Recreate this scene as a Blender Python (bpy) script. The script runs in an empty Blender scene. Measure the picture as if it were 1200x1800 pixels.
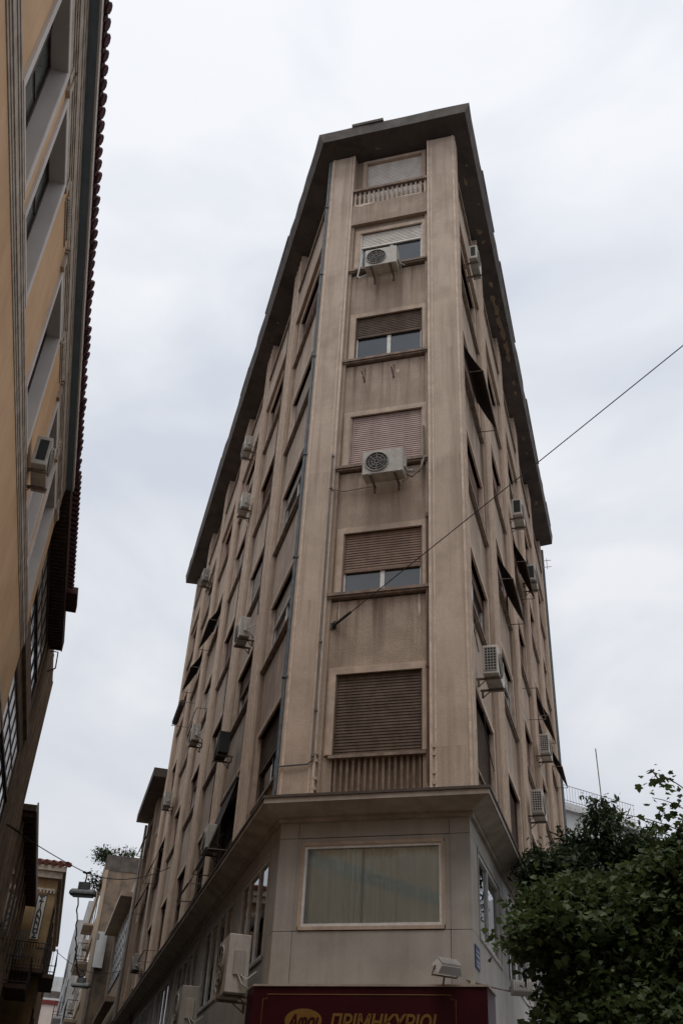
import bpy, bmesh, math, random
from mathutils import Vector, Matrix
random.seed(7)
R_ = math.radians
scene = bpy.context.scene
COL = scene.collection

# ------------------------------------------------------------------ camera
cam_d = bpy.data.cameras.new("camera"); cam = bpy.data.objects.new("camera", cam_d); COL.objects.link(cam)
scene.camera = cam
cam_d.sensor_fit = 'VERTICAL'; cam_d.sensor_height = 36.0; cam_d.lens = 36.0 * 1700.66 / 1800.0
cam_d.clip_start = 0.05; cam_d.clip_end = 3000
PI_, RO_ = 0.617, -0.05895
cp, sp, cr, sr = math.cos(PI_), math.sin(PI_), math.cos(RO_), math.sin(RO_)
RX, UX, FX = Vector((1, 0, 0)), Vector((0, -sp, cp)), Vector((0, cp, sp))
right = cr * RX - sr * UX; up = sr * RX + cr * UX
m = Matrix((right, up, -FX)).transposed().to_4x4(); m.translation = Vector((0, 0, 1.6))
cam.matrix_world = m

# ------------------------------------------------------------------ world: overcast sky
world = bpy.data.worlds.new("World"); scene.world = world; world.use_nodes = True
wn, wl = world.node_tree.nodes, world.node_tree.links
for n in list(wn): wn.remove(n)
wo = wn.new("ShaderNodeOutputWorld"); bg = wn.new("ShaderNodeBackground"); bg.inputs[1].default_value = 0.1
sky = wn.new("ShaderNodeTexSky"); sky.sky_type = 'NISHITA'; sky.sun_disc = False
sky.sun_elevation = R_(73); sky.sun_rotation = R_(185)
tc = wn.new("ShaderNodeTexCoord"); mp = wn.new("ShaderNodeMapping"); mp.inputs['Scale'].default_value = (1.6, 1.6, 3.2)
nz = wn.new("ShaderNodeTexNoise"); nz.inputs['Scale'].default_value = 1.9; nz.inputs['Detail'].default_value = 7; nz.inputs['Roughness'].default_value = .48; nz.inputs['Distortion'].default_value = .4
cr_ = wn.new("ShaderNodeValToRGB")
cr_.color_ramp.elements[0].position = .36; cr_.color_ramp.elements[0].color = (5.8, 6.15, 6.85, 1)
cr_.color_ramp.elements[1].position = .62; cr_.color_ramp.elements[1].color = (7.75, 7.9, 8.2, 1)
mx = wn.new("ShaderNodeMix"); mx.data_type = 'RGBA'; mx.inputs[0].default_value = .95
wl.new(tc.outputs['Generated'], mp.inputs[0]); wl.new(mp.outputs[0], nz.inputs['Vector']); wl.new(nz.outputs[0], cr_.inputs[0])
wl.new(sky.outputs[0], mx.inputs[6]); wl.new(cr_.outputs[0], mx.inputs[7]); 
sx_ = wn.new("ShaderNodeSeparateXYZ"); mr = wn.new("ShaderNodeMapRange"); mr.inputs['From Min'].default_value = .2; mr.inputs['From Max'].default_value = .95; mr.inputs['To Min'].default_value = .86; mr.inputs['To Max'].default_value = 1.06
sc_ = wn.new("ShaderNodeVectorMath"); sc_.operation = 'SCALE'
wl.new(tc.outputs['Generated'], sx_.inputs[0]); wl.new(sx_.outputs['Z'], mr.inputs[0]); wl.new(mx.outputs[2], sc_.inputs[0]); wl.new(mr.outputs[0], sc_.inputs['Scale']); wl.new(sc_.outputs[0], bg.inputs[0]); wl.new(bg.outputs[0], wo.inputs[0])

# ------------------------------------------------------------------ sun (diffuse, overcast)
sd = bpy.data.lights.new("sun", 'SUN'); sd.energy = 1.5; sd.angle = R_(35); sd.color = (1, .96, .9)
so = bpy.data.objects.new("sun", sd); COL.objects.link(so)
sdir = Vector((math.sin(R_(185)) * math.cos(R_(73)), math.cos(R_(185)) * math.cos(R_(73)), math.sin(R_(73))))
so.rotation_euler = sdir.to_track_quat('Z', 'Y').to_euler()
scene.view_settings.view_transform = 'Standard'; scene.view_settings.look = 'None'
scene.view_settings.exposure = 0.25; scene.view_settings.gamma = 1.0
scene.cycles.max_bounces = 6; scene.cycles.diffuse_bounces = 3; scene.cycles.transparent_max_bounces = 8
scene.cycles.caustics_reflective = False; scene.cycles.caustics_refractive = False

# ------------------------------------------------------------------ materials
MATS = {}
def mat(name, col, col2=None, rough=.85, scale=3.0, streak=0.0, speckle=0.0, bump=0.0, metal=0.0, stain=None, stain_amt=0.0, spec=.3, stain_scale=.9, fs=90, ovar=0.0, drip=0.0):
    M = bpy.data.materials.new(name); M.use_nodes = True; MATS[name] = M
    nt = M.node_tree; N, L = nt.nodes, nt.links; b = N["Principled BSDF"]
    b.inputs['Roughness'].default_value = rough; b.inputs['Metallic'].default_value = metal; b.inputs['Specular IOR Level'].default_value = spec
    t = N.new("ShaderNodeTexCoord")
    def noise(sc, det=4, mapping=None, rgh=.55):
        n = N.new("ShaderNodeTexNoise"); n.inputs['Scale'].default_value = sc; n.inputs['Detail'].default_value = det; n.inputs['Roughness'].default_value = rgh
        if mapping:
            mm = N.new("ShaderNodeMapping"); mm.inputs['Scale'].default_value = mapping; L.new(t.outputs['Object'], mm.inputs[0]); L.new(mm.outputs[0], n.inputs['Vector'])
        else: L.new(t.outputs['Object'], n.inputs['Vector'])
        return n
    def ramp(src, a, b_, va=0, vb=1):
        r = N.new("ShaderNodeMapRange"); r.inputs['From Min'].default_value = a; r.inputs['From Max'].default_value = b_
        r.inputs['To Min'].default_value = va; r.inputs['To Max'].default_value = vb; L.new(src, r.inputs[0]); return r.outputs[0]
    def mixc(fac, a, b_, mode='MIX'):
        x = N.new("ShaderNodeMix"); x.data_type = 'RGBA'; x.blend_type = mode
        if isinstance(fac, float): x.inputs[0].default_value = fac
        else: L.new(fac, x.inputs[0])
        for k, v in ((6, a), (7, b_)):
            if isinstance(v, tuple): x.inputs[k].default_value = (*v, 1) if len(v) == 3 else v
            else: L.new(v, x.inputs[k])
        return x.outputs[2]
    c = tuple(col)
    col2 = col2 or tuple(x * .8 for x in col)
    cur = mixc(ramp(noise(scale).outputs[0], .35, .65), c, tuple(col2))
    if streak:
        cur = mixc(ramp(noise(1.0, 5, (5.5, 5.5, .28)).outputs[0], .48, .72, 0, streak), cur, (col[0] * .50, col[1] * .45, col[2] * .42))
    if stain_amt:
        cur = mixc(ramp(noise(stain_scale, 6).outputs[0], .5, .68, 0, stain_amt), cur, tuple(stain or [col[0] * .5, col[1] * .45, col[2] * .42]))
    if speckle:
        n = noise(fs, 2)
        cur = mixc(ramp(n.outputs[0], .35, .65, 0, speckle), cur, tuple(x * .55 for x in col))
    if bump:
        n = noise(fs, 3); bp = N.new("ShaderNodeBump"); bp.inputs['Strength'].default_value = bump; bp.inputs['Distance'].default_value = .01
        L.new(n.outputs[0], bp.inputs['Height']); L.new(bp.outputs[0], b.inputs['Normal'])
    if drip:   # dirt runs under the sills of every storey
        sx = N.new("ShaderNodeSeparateXYZ"); L.new(t.outputs['Object'], sx.inputs[0])
        a1 = N.new("ShaderNodeMath"); a1.operation = 'MULTIPLY_ADD'; a1.inputs[1].default_value = -1 / 2.95; a1.inputs[2].default_value = (10.52 + 29.5) / 2.95; L.new(sx.outputs['Z'], a1.inputs[0])
        a2 = N.new("ShaderNodeMath"); a2.operation = 'FRACT'; L.new(a1.outputs[0], a2.inputs[0])
        g1 = ramp(a2.outputs[0], 0, .5, 1, .15)
        n1 = ramp(noise(1.0, 4, (7, 7, .35), .65).outputs[0], .47, .66, 0, drip)
        mu = N.new("ShaderNodeMath"); mu.operation = 'MULTIPLY'; L.new(g1, mu.inputs[0]); L.new(n1, mu.inputs[1])
        cur = mixc(mu.outputs[0], cur, (col[0] * .30, col[1] * .27, col[2] * .25))
    if ovar:
        oi = N.new("ShaderNodeObjectInfo"); v = ramp(oi.outputs['Random'], 0, 1, 1 - ovar, 1)
        cc = N.new("ShaderNodeCombineXYZ"); [L.new(v, cc.inputs[i]) for i in range(3)]
        cur = mixc(1.0, cur, cc.outputs[0], 'MULTIPLY')
    L.new(cur, b.inputs['Base Color'])
    return M
def glassmat(name, tint, fac=.35, rough=.02):
    M = bpy.data.materials.new(name); M.use_nodes = True; MATS[name] = M
    N, L = M.node_tree.nodes, M.node_tree.links
    for n in list(N): N.remove(n)
    o = N.new("ShaderNodeOutputMaterial"); mxs = N.new("ShaderNodeMixShader"); tr = N.new("ShaderNodeBsdfTransparent"); gl = N.new("ShaderNodeBsdfGlossy")
    tr.inputs[0].default_value = (*tint, 1); gl.inputs['Roughness'].default_value = rough; gl.inputs[0].default_value = (.95, .97, 1, 1)
    fr = N.new("ShaderNodeFresnel"); fr.inputs[0].default_value = 1.38
    a = N.new("ShaderNodeMath"); a.operation = 'MULTIPLY_ADD'; a.inputs[1].default_value = 1.0; a.inputs[2].default_value = fac * .15
    L.new(fr.outputs[0], a.inputs[0]); L.new(a.outputs[0], mxs.inputs[0]); L.new(tr.outputs[0], mxs.inputs[1]); L.new(gl.outputs[0], mxs.inputs[2]); L.new(mxs.outputs[0], o.inputs[0])
    return M

ST = mat("render_pier", (.585, .46, .365), (.50, .39, .305), scale=1.1, streak=.7, speckle=.32, bump=.45, stain_amt=.5, stain_scale=1.3, fs=45, drip=.35)
PN = mat("render_panel", (.50, .385, .295), (.38, .285, .215), scale=2.2, streak=.6, speckle=.6, bump=.8, stain_amt=.5, fs=45, drip=.95)
LT = mat("light_fillet", (.70, .56, .45), (.52, .41, .33), scale=5, streak=.4, speckle=.4, fs=40)
TR = mat("stone_trim", (.58, .45, .35), (.44, .335, .26), scale=5, streak=.4, speckle=.35, bump=.25, stain_amt=.4)
SILL = mat("sill_stone", (.33, .245, .19), (.17, .125, .10), scale=7, streak=.5, speckle=.4, bump=.3)
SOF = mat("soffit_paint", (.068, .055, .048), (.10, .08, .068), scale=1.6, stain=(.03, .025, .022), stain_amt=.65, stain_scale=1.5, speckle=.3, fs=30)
FAS = mat("fascia_concrete", (.14, .12, .105), (.07, .06, .055), scale=3, streak=.6, speckle=.5, bump=.5)
PEEL = mat("peeled_plaster", (.20, .135, .085), (.27, .2, .14), scale=9, speckle=.4)
MARB = mat("cladding_marble", (.42, .385, .345), (.35, .32, .285), scale=1.5, rough=.55, streak=.35, speckle=.22, stain_amt=.35, stain_scale=1.6, fs=60)
LEDG = mat("ledge_paint", (.40, .33, .275), (.30, .25, .205), scale=2.5, streak=.3, stain_amt=.55, stain_scale=2.2)
LEDGD = mat("ledge_edge", (.11, .085, .07), (.065, .05, .042), scale=6, speckle=.4)
JOINT = mat("joint_dark", (.06, .05, .045))
ROOM = mat("room_dark", (.02, .019, .018))
GLD = mat("window_glass", (.035, .042, .05), (.02, .025, .03), rough=.04, spec=1.0, scale=.8)
GLP = mat("pane_milky_sky", (.62, .63, .64), (.5, .51, .52), rough=.25, spec=.6)  # on the upper workshop panes this pale colour stands in for reflected sky
GLG = mat("pane_grey", (.11, .12, .11), (.08, .09, .085), rough=.12, spec=.6)
WPV = mat("white_paint", (.72, .70, .67), (.58, .55, .52), scale=8, rough=.5)
SHW = mat("shutter_white", (.72, .66, .60), (.6, .55, .5), scale=5, rough=.6, streak=.2, ovar=.15)
SHP = mat("shutter_pink", (.50, .36, .315), (.38, .27, .235), scale=4, rough=.6, streak=.3, ovar=.3)
SHB = mat("shutter_rust", (.30, .185, .13), (.2, .12, .085), scale=4, rough=.6, streak=.5, ovar=.35)
SHD = mat("shutter_brown", (.075, .048, .033), (.125, .083, .058), scale=5, rough=.75, streak=.4)
BRS = mat("window_brown", (.06, .035, .03), (.04, .025, .02), rough=.6)
BAL = mat("baluster_stone", (.55, .44, .36), (.36, .28, .22), scale=7, streak=.4, speckle=.35, bump=.3)
BALD = mat("baluster_brown", (.30, .215, .155), (.18, .125, .09), scale=7, streak=.4, speckle=.35)
PIPE = mat("pipe_blue_grey", (.13, .15, .16), (.085, .10, .11), rough=.6, scale=6, streak=.3)
PIPG = mat("conduit_grey", (.22, .19, .17), (.14, .12, .11), rough=.6)
PIPR = mat("conduit_rust", (.16, .085, .06), (.1, .055, .04), rough=.7)
ACW = mat("ac_cream", (.58, .54, .48), (.46, .42, .37), scale=5, rough=.5, streak=.5, stain_amt=.3, stain_scale=4, ovar=.35)
ACG = mat("ac_grey", (.30, .275, .24), (.22, .2, .17), scale=5, rough=.5, streak=.3)
BLK = mat("black_grille", (.012, .012, .012), (.02, .02, .02), rough=.7)
FAND = mat("fan_dark", (.045, .042, .04), (.03, .03, .028), rough=.7)
BRK = mat("bracket_metal", (.12, .08, .06), (.2, .16, .13), scale=12, rough=.7)
WIRE = mat("iron_dark", (.03, .027, .026), rough=.7)
AWN = mat("awning_cloth", (.022, .017, .015), (.05, .032, .024), scale=2.5, rough=.95)
HOSE = mat("white_hose", (.5, .48, .45), rough=.6)
CURT = mat("curtain_cloth", (.76, .92, .92), (.68, .83, .83), scale=1.2, rough=.9)
BASEG = glassmat("shop_glass", (.98, 1, 1), .5)
RED = mat("sign_red", (.036, .0028, .007), (.026, .002, .005), rough=.45, spec=.15)
GOLD = mat("sign_gold", (.17, .085, .016), (.14, .07, .014), rough=.5)
BLUE = mat("plaque_blue", (.03, .06, .16), rough=.4)
OCH = mat("ochre_wall", (.66, .425, .245), (.58, .36, .195), scale=1.3, streak=.18, speckle=.12, stain=(.40, .22, .11), stain_amt=.5, stain_scale=.6)
GST = mat("grey_moulding", (.52, .44, .36), (.33, .27, .215), scale=5, streak=.3, speckle=.2)
LIL = mat("reveal_paint", (.62, .56, .52), (.54, .485, .45), scale=2)
SOB = mat("soffit_blue", (.19, .24, .285), (.15, .195, .23), scale=3)
TILE = mat("roof_tile_red", (.085, .028, .028), (.045, .018, .02), scale=9, speckle=.4, bump=.4)
TIL2 = mat("roof_tile_orange", (.22, .07, .05), (.13, .045, .035), scale=7, speckle=.4)
BRW = mat("brown_render", (.27, .20, .14), (.17, .125, .09), scale=2, streak=.5, speckle=.3, stain_amt=.4)
RIB = mat("ribbed_render", (.33, .25, .185), (.25, .185, .135), scale=1.6, streak=.5, speckle=.3, stain_amt=.35)
WOOD = mat("eave_wood", (.085, .05, .033), (.05, .03, .022), scale=6, streak=.4)
CONC = mat("stained_concrete", (.26, .19, .135), (.135, .12, .105), scale=1.3, streak=.8, speckle=.4, stain=(.07, .06, .05), stain_amt=.85, stain_scale=1.7)
YEL = mat("yellow_render", (.27, .18, .09), (.20, .13, .065), scale=2, streak=.4, stain_amt=.3)
CREAM = mat("cream_render", (.40, .32, .24), (.33, .26, .20), scale=1.5, streak=.35, stain_amt=.3)
GREYR = mat("grey_render", (.38, .385, .385), (.30, .30, .30), scale=1, streak=.4, stain_amt=.3)
PINKR = mat("pale_pink_render", (.58, .48, .43), (.52, .43, .39), scale=1.5, streak=.2)
WHR = mat("white_render", (.55, .55, .55), (.46, .46, .46), scale=1.5, streak=.3)
REDM = mat("red_metal", (.16, .025, .02), rough=.6)
LAMPM = mat("lamp_metal", (.14, .15, .16), (.09, .095, .1), rough=.5, scale=9)
FLOODM = mat("floodlight_white", (.42, .40, .38), (.34, .32, .3), rough=.5)
LETB = mat("letter_black", (.015, .014, .013), rough=.6)
SIGNW = mat("sign_white", (.55, .53, .5), rough=.5)
ASPH = mat("asphalt", (.05, .05, .052), (.04, .04, .04), speckle=.4)
PAVE = mat("paving", (.2, .19, .175), (.15, .14, .13), speckle=.3)
BARK = mat("bark", (.09, .07, .052), (.05, .04, .03), scale=8, bump=.6, fs=20)
LF1 = mat("leaf_plane", (.082, .108, .034), (.03, .048, .018), scale=6, rough=.6, spec=.35)
LF2 = mat("leaf_dark", (.045, .068, .028), (.026, .042, .018), scale=2.2, rough=.5, spec=.35)
LF3 = mat("leaf_roof", (.05, .07, .03), (.03, .045, .02), scale=3)

for LM_ in (LF1, LF2, LF3):
    N, L = LM_.node_tree.nodes, LM_.node_tree.links; b_ = N["Principled BSDF"]; o_ = [n for n in N if n.type == 'OUTPUT_MATERIAL'][0]
    tr_ = N.new("ShaderNodeBsdfTranslucent"); ms_ = N.new("ShaderNodeMixShader"); ms_.inputs[0].default_value = .38
    L.new(b_.inputs['Base Color'].links[0].from_socket, tr_.inputs[0]); L.new(b_.outputs[0], ms_.inputs[1]); L.new(tr_.outputs[0], ms_.inputs[2]); L.new(ms_.outputs[0], o_.inputs[0])

# ------------------------------------------------------------------ helpers
class Face:
    def __init__(s, o, d, n): s.o = Vector((*o[:2], 0)); s.d = Vector((*d, 0)).normalized(); s.n = Vector((*n, 0)).normalized()
    def P(s, a, b, z): q = s.o + s.d * a + s.n * b; return Vector((q.x, q.y, z))
    def rz(s): return math.atan2(s.n.x, -s.n.y)
LC = Vector((-0.75352467, 15.5, 0)); RC = Vector((2.29271183, 14.54301617, 0)); W = (RC - LC).length
df = (RC - LC).normalized()
aL, aR = R_(13.9718), R_(17.7785)
dL = (-math.sin(aL), math.cos(aL)); dR = (math.sin(aR), math.cos(aR))
FF = Face(LC, (df.x, df.y), (df.y, -df.x)); FL = Face(LC, dL, (-dL[1], dL[0])); FR = Face(RC, dR, (dR[1], -dR[0]))
aB = R_(12.75); DB = (-math.sin(aB), math.cos(aB))
def FB(d): return Face((-math.cos(aB) * d, -math.sin(aB) * d), DB, (math.cos(aB), math.sin(aB)))
def fcorner(f1, n1, f2, n2):      # plan intersection of two offset faces
    a1, a2 = f1.n, f2.n
    c1 = f1.o.dot(a1) + n1; c2 = f2.o.dot(a2) + n2
    det = a1.x * a2.y - a1.y * a2.x
    return Vector(((c1 * a2.y - c2 * a1.y) / det, (a1.x * c2 - a2.x * c1) / det, 0))

class MB:
    def __init__(s): s.v = []; s.f = []; s.sm = False
    def add(s, vs, fs):
        k = len(s.v); s.v += [Vector(v) for v in vs]; s.f += [[k + i for i in f] for f in fs]; return s
    def hexa(s, p): return s.add(p, [(0, 1, 2, 3), (7, 6, 5, 4), (0, 4, 5, 1), (1, 5, 6, 2), (2, 6, 7, 3), (3, 7, 4, 0)])
    def fb(s, F, s0, s1, n0, n1, z0, z1):
        P = F.P; return s.hexa([P(s0, n0, z0), P(s1, n0, z0), P(s1, n1, z0), P(s0, n1, z0), P(s0, n0, z1), P(s1, n0, z1), P(s1, n1, z1), P(s0, n1, z1)])
    def box(s, x0, x1, y0, y1, z0, z1):
        return s.hexa([(x0, y0, z0), (x1, y0, z0), (x1, y1, z0), (x0, y1, z0), (x0, y0, z1), (x1, y0, z1), (x1, y1, z1), (x0, y1, z1)])
    def prism(s, poly, z0, z1, poly2=None):
        n = len(poly); p2 = poly2 or poly
        s.add([(p[0], p[1], z0) for p in poly] + [(p[0], p[1], z1) for p in p2],
              [tuple(range(n)), tuple(range(2 * n - 1, n - 1, -1))] + [(i, (i + 1) % n, n + (i + 1) % n, n + i) for i in range(n)]); return s
    def tube(s, pts, r, k=8, r2=None):
        pts = [Vector(p) for p in pts]; rings = []
        for i, p in enumerate(pts):
            t = (pts[min(i + 1, len(pts) - 1)] - pts[max(i - 1, 0)]).normalized()
            a = t.orthogonal().normalized() if i == 0 else (pa - t * pa.dot(t)).normalized()
            pa = a; b = t.cross(a); rr = r if r2 is None else r + (r2 - r) * i / (len(pts) - 1)
            rings.append([p + (a * math.cos(2 * math.pi * j / k) + b * math.sin(2 * math.pi * j / k)) * rr for j in range(k)])
        vs = [v for ring in rings for v in ring]; n = len(rings)
        fs = [(i * k + j, i * k + (j + 1) % k, (i + 1) * k + (j + 1) % k, (i + 1) * k + j) for i in range(n - 1) for j in range(k)]
        fs += [tuple(range(k - 1, -1, -1)), tuple(range((n - 1) * k, n * k))]
        return s.add(vs, fs)
    def disc(s, c, ax, r, h, k=20):
        c = Vector(c); ax = Vector(ax).normalized(); return s.tube([c, c + ax * h], r, k)
    def build(s, name, material, parent=None, smooth=False, bevel=0):
        me = bpy.data.meshes.new(name); off = Vector((0, 0, 0)); p = parent
        while p is not None: off += p.location; p = p.parent
        me.from_pydata([tuple(v - off) for v in s.v], [], s.f)
        bm = bmesh.new(); bm.from_mesh(me); bmesh.ops.recalc_face_normals(bm, faces=bm.faces)
        if bevel: bmesh.ops.bevel(bm, geom=list(bm.edges), offset=bevel, segments=2, affect='EDGES', profile=.5)
        bm.to_mesh(me); bm.free()
        if smooth:
            for f in me.polygons: f.use_smooth = True
        me.materials.append(material if not isinstance(material, str) else MATS[material])
        o = bpy.data.objects.new(name, me); COL.objects.link(o)
        if parent is not None: o.parent = parent
        return o
def tag(o, label=None, cat=None, group=None, kind=None):
    if label: o['label'] = label
    if cat: o['category'] = cat
    if group: o['group'] = group
    if kind: o['kind'] = kind
    return o
def empty(name, loc, label, cat, group=None, rz=0):
    e = bpy.data.objects.new(name, None); COL.objects.link(e); e.location = loc; e.rotation_euler = (0, 0, rz); e.empty_display_size = .3
    return tag(e, label, cat, group)
def copy_tree(o, parent=None):
    c = o.copy(); COL.objects.link(c)
    if parent is not None: c.parent = parent
    for ch in [x for x in bpy.data.objects if x.parent == o]: copy_tree(ch, c)
    return c
def text_mesh(txt, size, depth, shear=0, sx=1.0, offset=0.0):
    cu = bpy.data.curves.new("t", 'FONT'); cu.body = txt; cu.size = size; cu.extrude = depth; cu.align_x = 'CENTER'; cu.align_y = 'CENTER'; cu.shear = shear; cu.offset = offset; cu.resolution_u = 4
    o = bpy.data.objects.new("t", cu); COL.objects.link(o); bpy.context.view_layer.update()
    me = bpy.data.meshes.new_from_object(o); vs = [Vector((v.co.x * sx, v.co.y, v.co.z)) for v in me.vertices]; fs = [list(p.vertices) for p in me.polygons]
    bpy.data.objects.remove(o); bpy.data.curves.remove(cu); return vs, fs

# ------------------------------------------------------------------ ground
g = MB(); g.box(-400, 400, -400, 400, -.2, -.004); tag(g.build("ground", PAVE), kind='structure')
g = MB(); g.fb(FL, -60, 130, .9, 3.6, -.1, 0); tag(g.build("road", ASPH), kind='structure')
g = MB(); g.prism([fcorner(FL, .9, FF, .9), fcorner(FF, .9, FR, .9), FR.P(19.6, .9, 0), FL.P(29, .9, 0)], -.05, .12); tag(g.build("pavement", PAVE), kind='structure')

# ------------------------------------------------------------------ main corner building
ZL, ZS = 6.72, 23.93
main = empty("corner_apartment_building", FF.P(W / 2, -3, 0), "tall narrow wedge shaped beige apartment block with dark overhanging roof slab, in the middle", "building")
ZB = {k: 7.68 + 2.95 * (k - 1) for k in range(1, 7)}
NB = {'L': 6, 'R': 5}; PITCH = {'L': 3.817, 'R': 3.91}
LEN = {'L': 22.95, 'R': 19.55}
panels = {'F': [(.60, 2.50)], 'L': [], 'R': []}
for k in 'LR':
    for i in range(NB[k]): panels[k].append((PITCH[k] * i + .36, PITCH[k] * (i + 1) - .50))
faces = {'F': FF, 'L': FL, 'R': FR}
D0 = -.5
# inner core
core = MB(); core.prism([fcorner(FL, D0, FF, D0), fcorner(FF, D0, FR, D0), FR.P(LEN['R'], D0, 0), FL.P(LEN['L'], D0, 0)], 0, ZS)
core.build("inner_wall", ROOM, main)
def pier_strips(b, F, s0, s1, z0, z1, n=4, w=.05, h=.022):
    for i in range(n):
        c = s0 + w / 2 + (s1 - s0 - w) * i / (n - 1); b.fb(F, c - w / 2, c + w / 2, -.004, h, z0, z1)
# corner piers
for cname, Fa, Fb, ea, eb in (("L", FF, FL, .60, .36), ("R", FF, FR, 2.50, .36)):
    b = MB()
    cpt = fcorner(Fa, 0, Fb, 0); inn = fcorner(Fa, D0, Fb, D0)
    b.prism([Fa.P(ea, 0, 0), Fa.P(ea, D0, 0), inn, Fb.P(eb, D0, 0), Fb.P(eb, 0, 0), cpt], ZL - .02, ZS)
    lo, hi = (.012, ea) if ea < 1 else (ea, W - .012)
    cpo = b.build("corner_pier", ST, main); b = MB()
    b.fb(Fa, lo, lo + .045, -.004, .016, ZL, ZS - .002); b.fb(Fa, hi - .045, hi, -.004, .016, ZL, ZS - .002)
    q0 = lo + .085 if ea > 1 else hi - .115; b.fb(Fa, q0, q0 + .03, -.002, .012, ZL, ZS - .004)
    pier_strips(b, Fb, .03, .33, ZL, ZS - .002, 3, .035, .018)
    b.build("fillet", LT, cpo)
# intermediate pilasters
for k in 'LR':
    F = faces[k]
    for i in range(NB[k]):
        s0 = panels[k][i][1]; s1 = panels[k][i + 1][0] if i + 1 < NB[k] else LEN[k]
        b = MB(); b.fb(F, s0, s1, D0, 0, ZL - .02, ZS); po = b.build("pilaster", ST, main)
        b = MB(); pier_strips(b, F, s0 + .01, s1 - .01, ZL, ZS - .002, 5, .035, .022); b.build("fillet", LT, po)
# glass types per floor
rnd = random.Random(11)
def window(F, a, b_, zb, zh, style, shut, parent, trim=True, deep=-.25, tw=.11, sash=None, rowkind='n'):
    if F is FF: deep = -.195
    """a..b_ opening, zb sill, zh head; shut = fraction covered by the shutter"""
    t = MB()
    if trim:
        t.fb(F, a - tw, a, deep, -.075, zb, zh + tw); t.fb(F, b_, b_ + tw, deep, -.075, zb, zh + tw); t.fb(F, a, b_, deep, -.075, zh, zh + tw)
        t.fb(F, a - tw - .03, a - tw, -.13, -.095, zb, zh + tw + .03); t.fb(F, b_ + tw, b_ + tw + .03, -.13, -.095, zb, zh + tw + .03); t.fb(F, a - tw, b_ + tw, -.13, -.095, zh + tw, zh + tw + .03)
    w = t.build("window", TR, parent)
    fr = MB(); n0, n1 = deep, deep + .05; e = .055
    fr.fb(F, a, a + e, n0, n1, zb, zh); fr.fb(F, b_ - e, b_, n0, n1, zb, zh); fr.fb(F, a + e, b_ - e, n0, n1, zh - e, zh); fr.fb(F, a + e, b_ - e, n0, n1, zb, zb + e)
    mid = (a + b_) / 2; fr.fb(F, mid - .04, mid + .04, n0, n1 - .008, zb + e, zh - e)
    fr.build("frame", sash or WPV, w)
    pn = MB(); pn.fb(F, a + e, mid - .04, n0 + .012, n0 + .024, zb + e, zh - e); pn.fb(F, mid + .04, b_ - e, n0 + .012, n0 + .024, zb + e, zh - e)
    pn.build("pane", GLD, w)
    if shut > .02:
        s_ = MB(); zl = zh - (zh - zb) * shut; hs = .052; n = max(1, int((zh - zl) / hs)); hs = (zh - zl) / n
        o0, o1 = deep + .052, deep + .062
        for i in range(n):
            z = zh - i * hs; P = F.P
            x0, x1 = a + .015, b_ - .015
            s_.add([P(x0, o0, z), P(x1, o0, z), P(x1, o1, z - hs * .8), P(x0, o1, z - hs * .8), P(x1, o0 - .004, z - hs), P(x0, o0 - .004, z - hs), P(x0, o0 - .02, z), P(x1, o0 - .02, z), P(x1, o0 - .02, z - hs), P(x0, o0 - .02, z - hs)],
                   [(0, 1, 2, 3), (3, 2, 4, 5), (6, 7, 1, 0), (5, 4, 8, 9), (6, 9, 8, 7), (0, 3, 5, 9, 6), (1, 7, 8, 4, 2)])
        if shut < .98: s_.fb(F, a + .015, b_ - .015, o0 - .02, o1 + .012, zl - .04, zl - .001)
        s_.fb(F, a, a + .03, o0 + .022, o1 + .03, zb, zh); s_.fb(F, b_ - .03, b_, o0 + .022, o1 + .03, zb, zh)
        s_.build("shutter", style, w)
    return w
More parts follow.
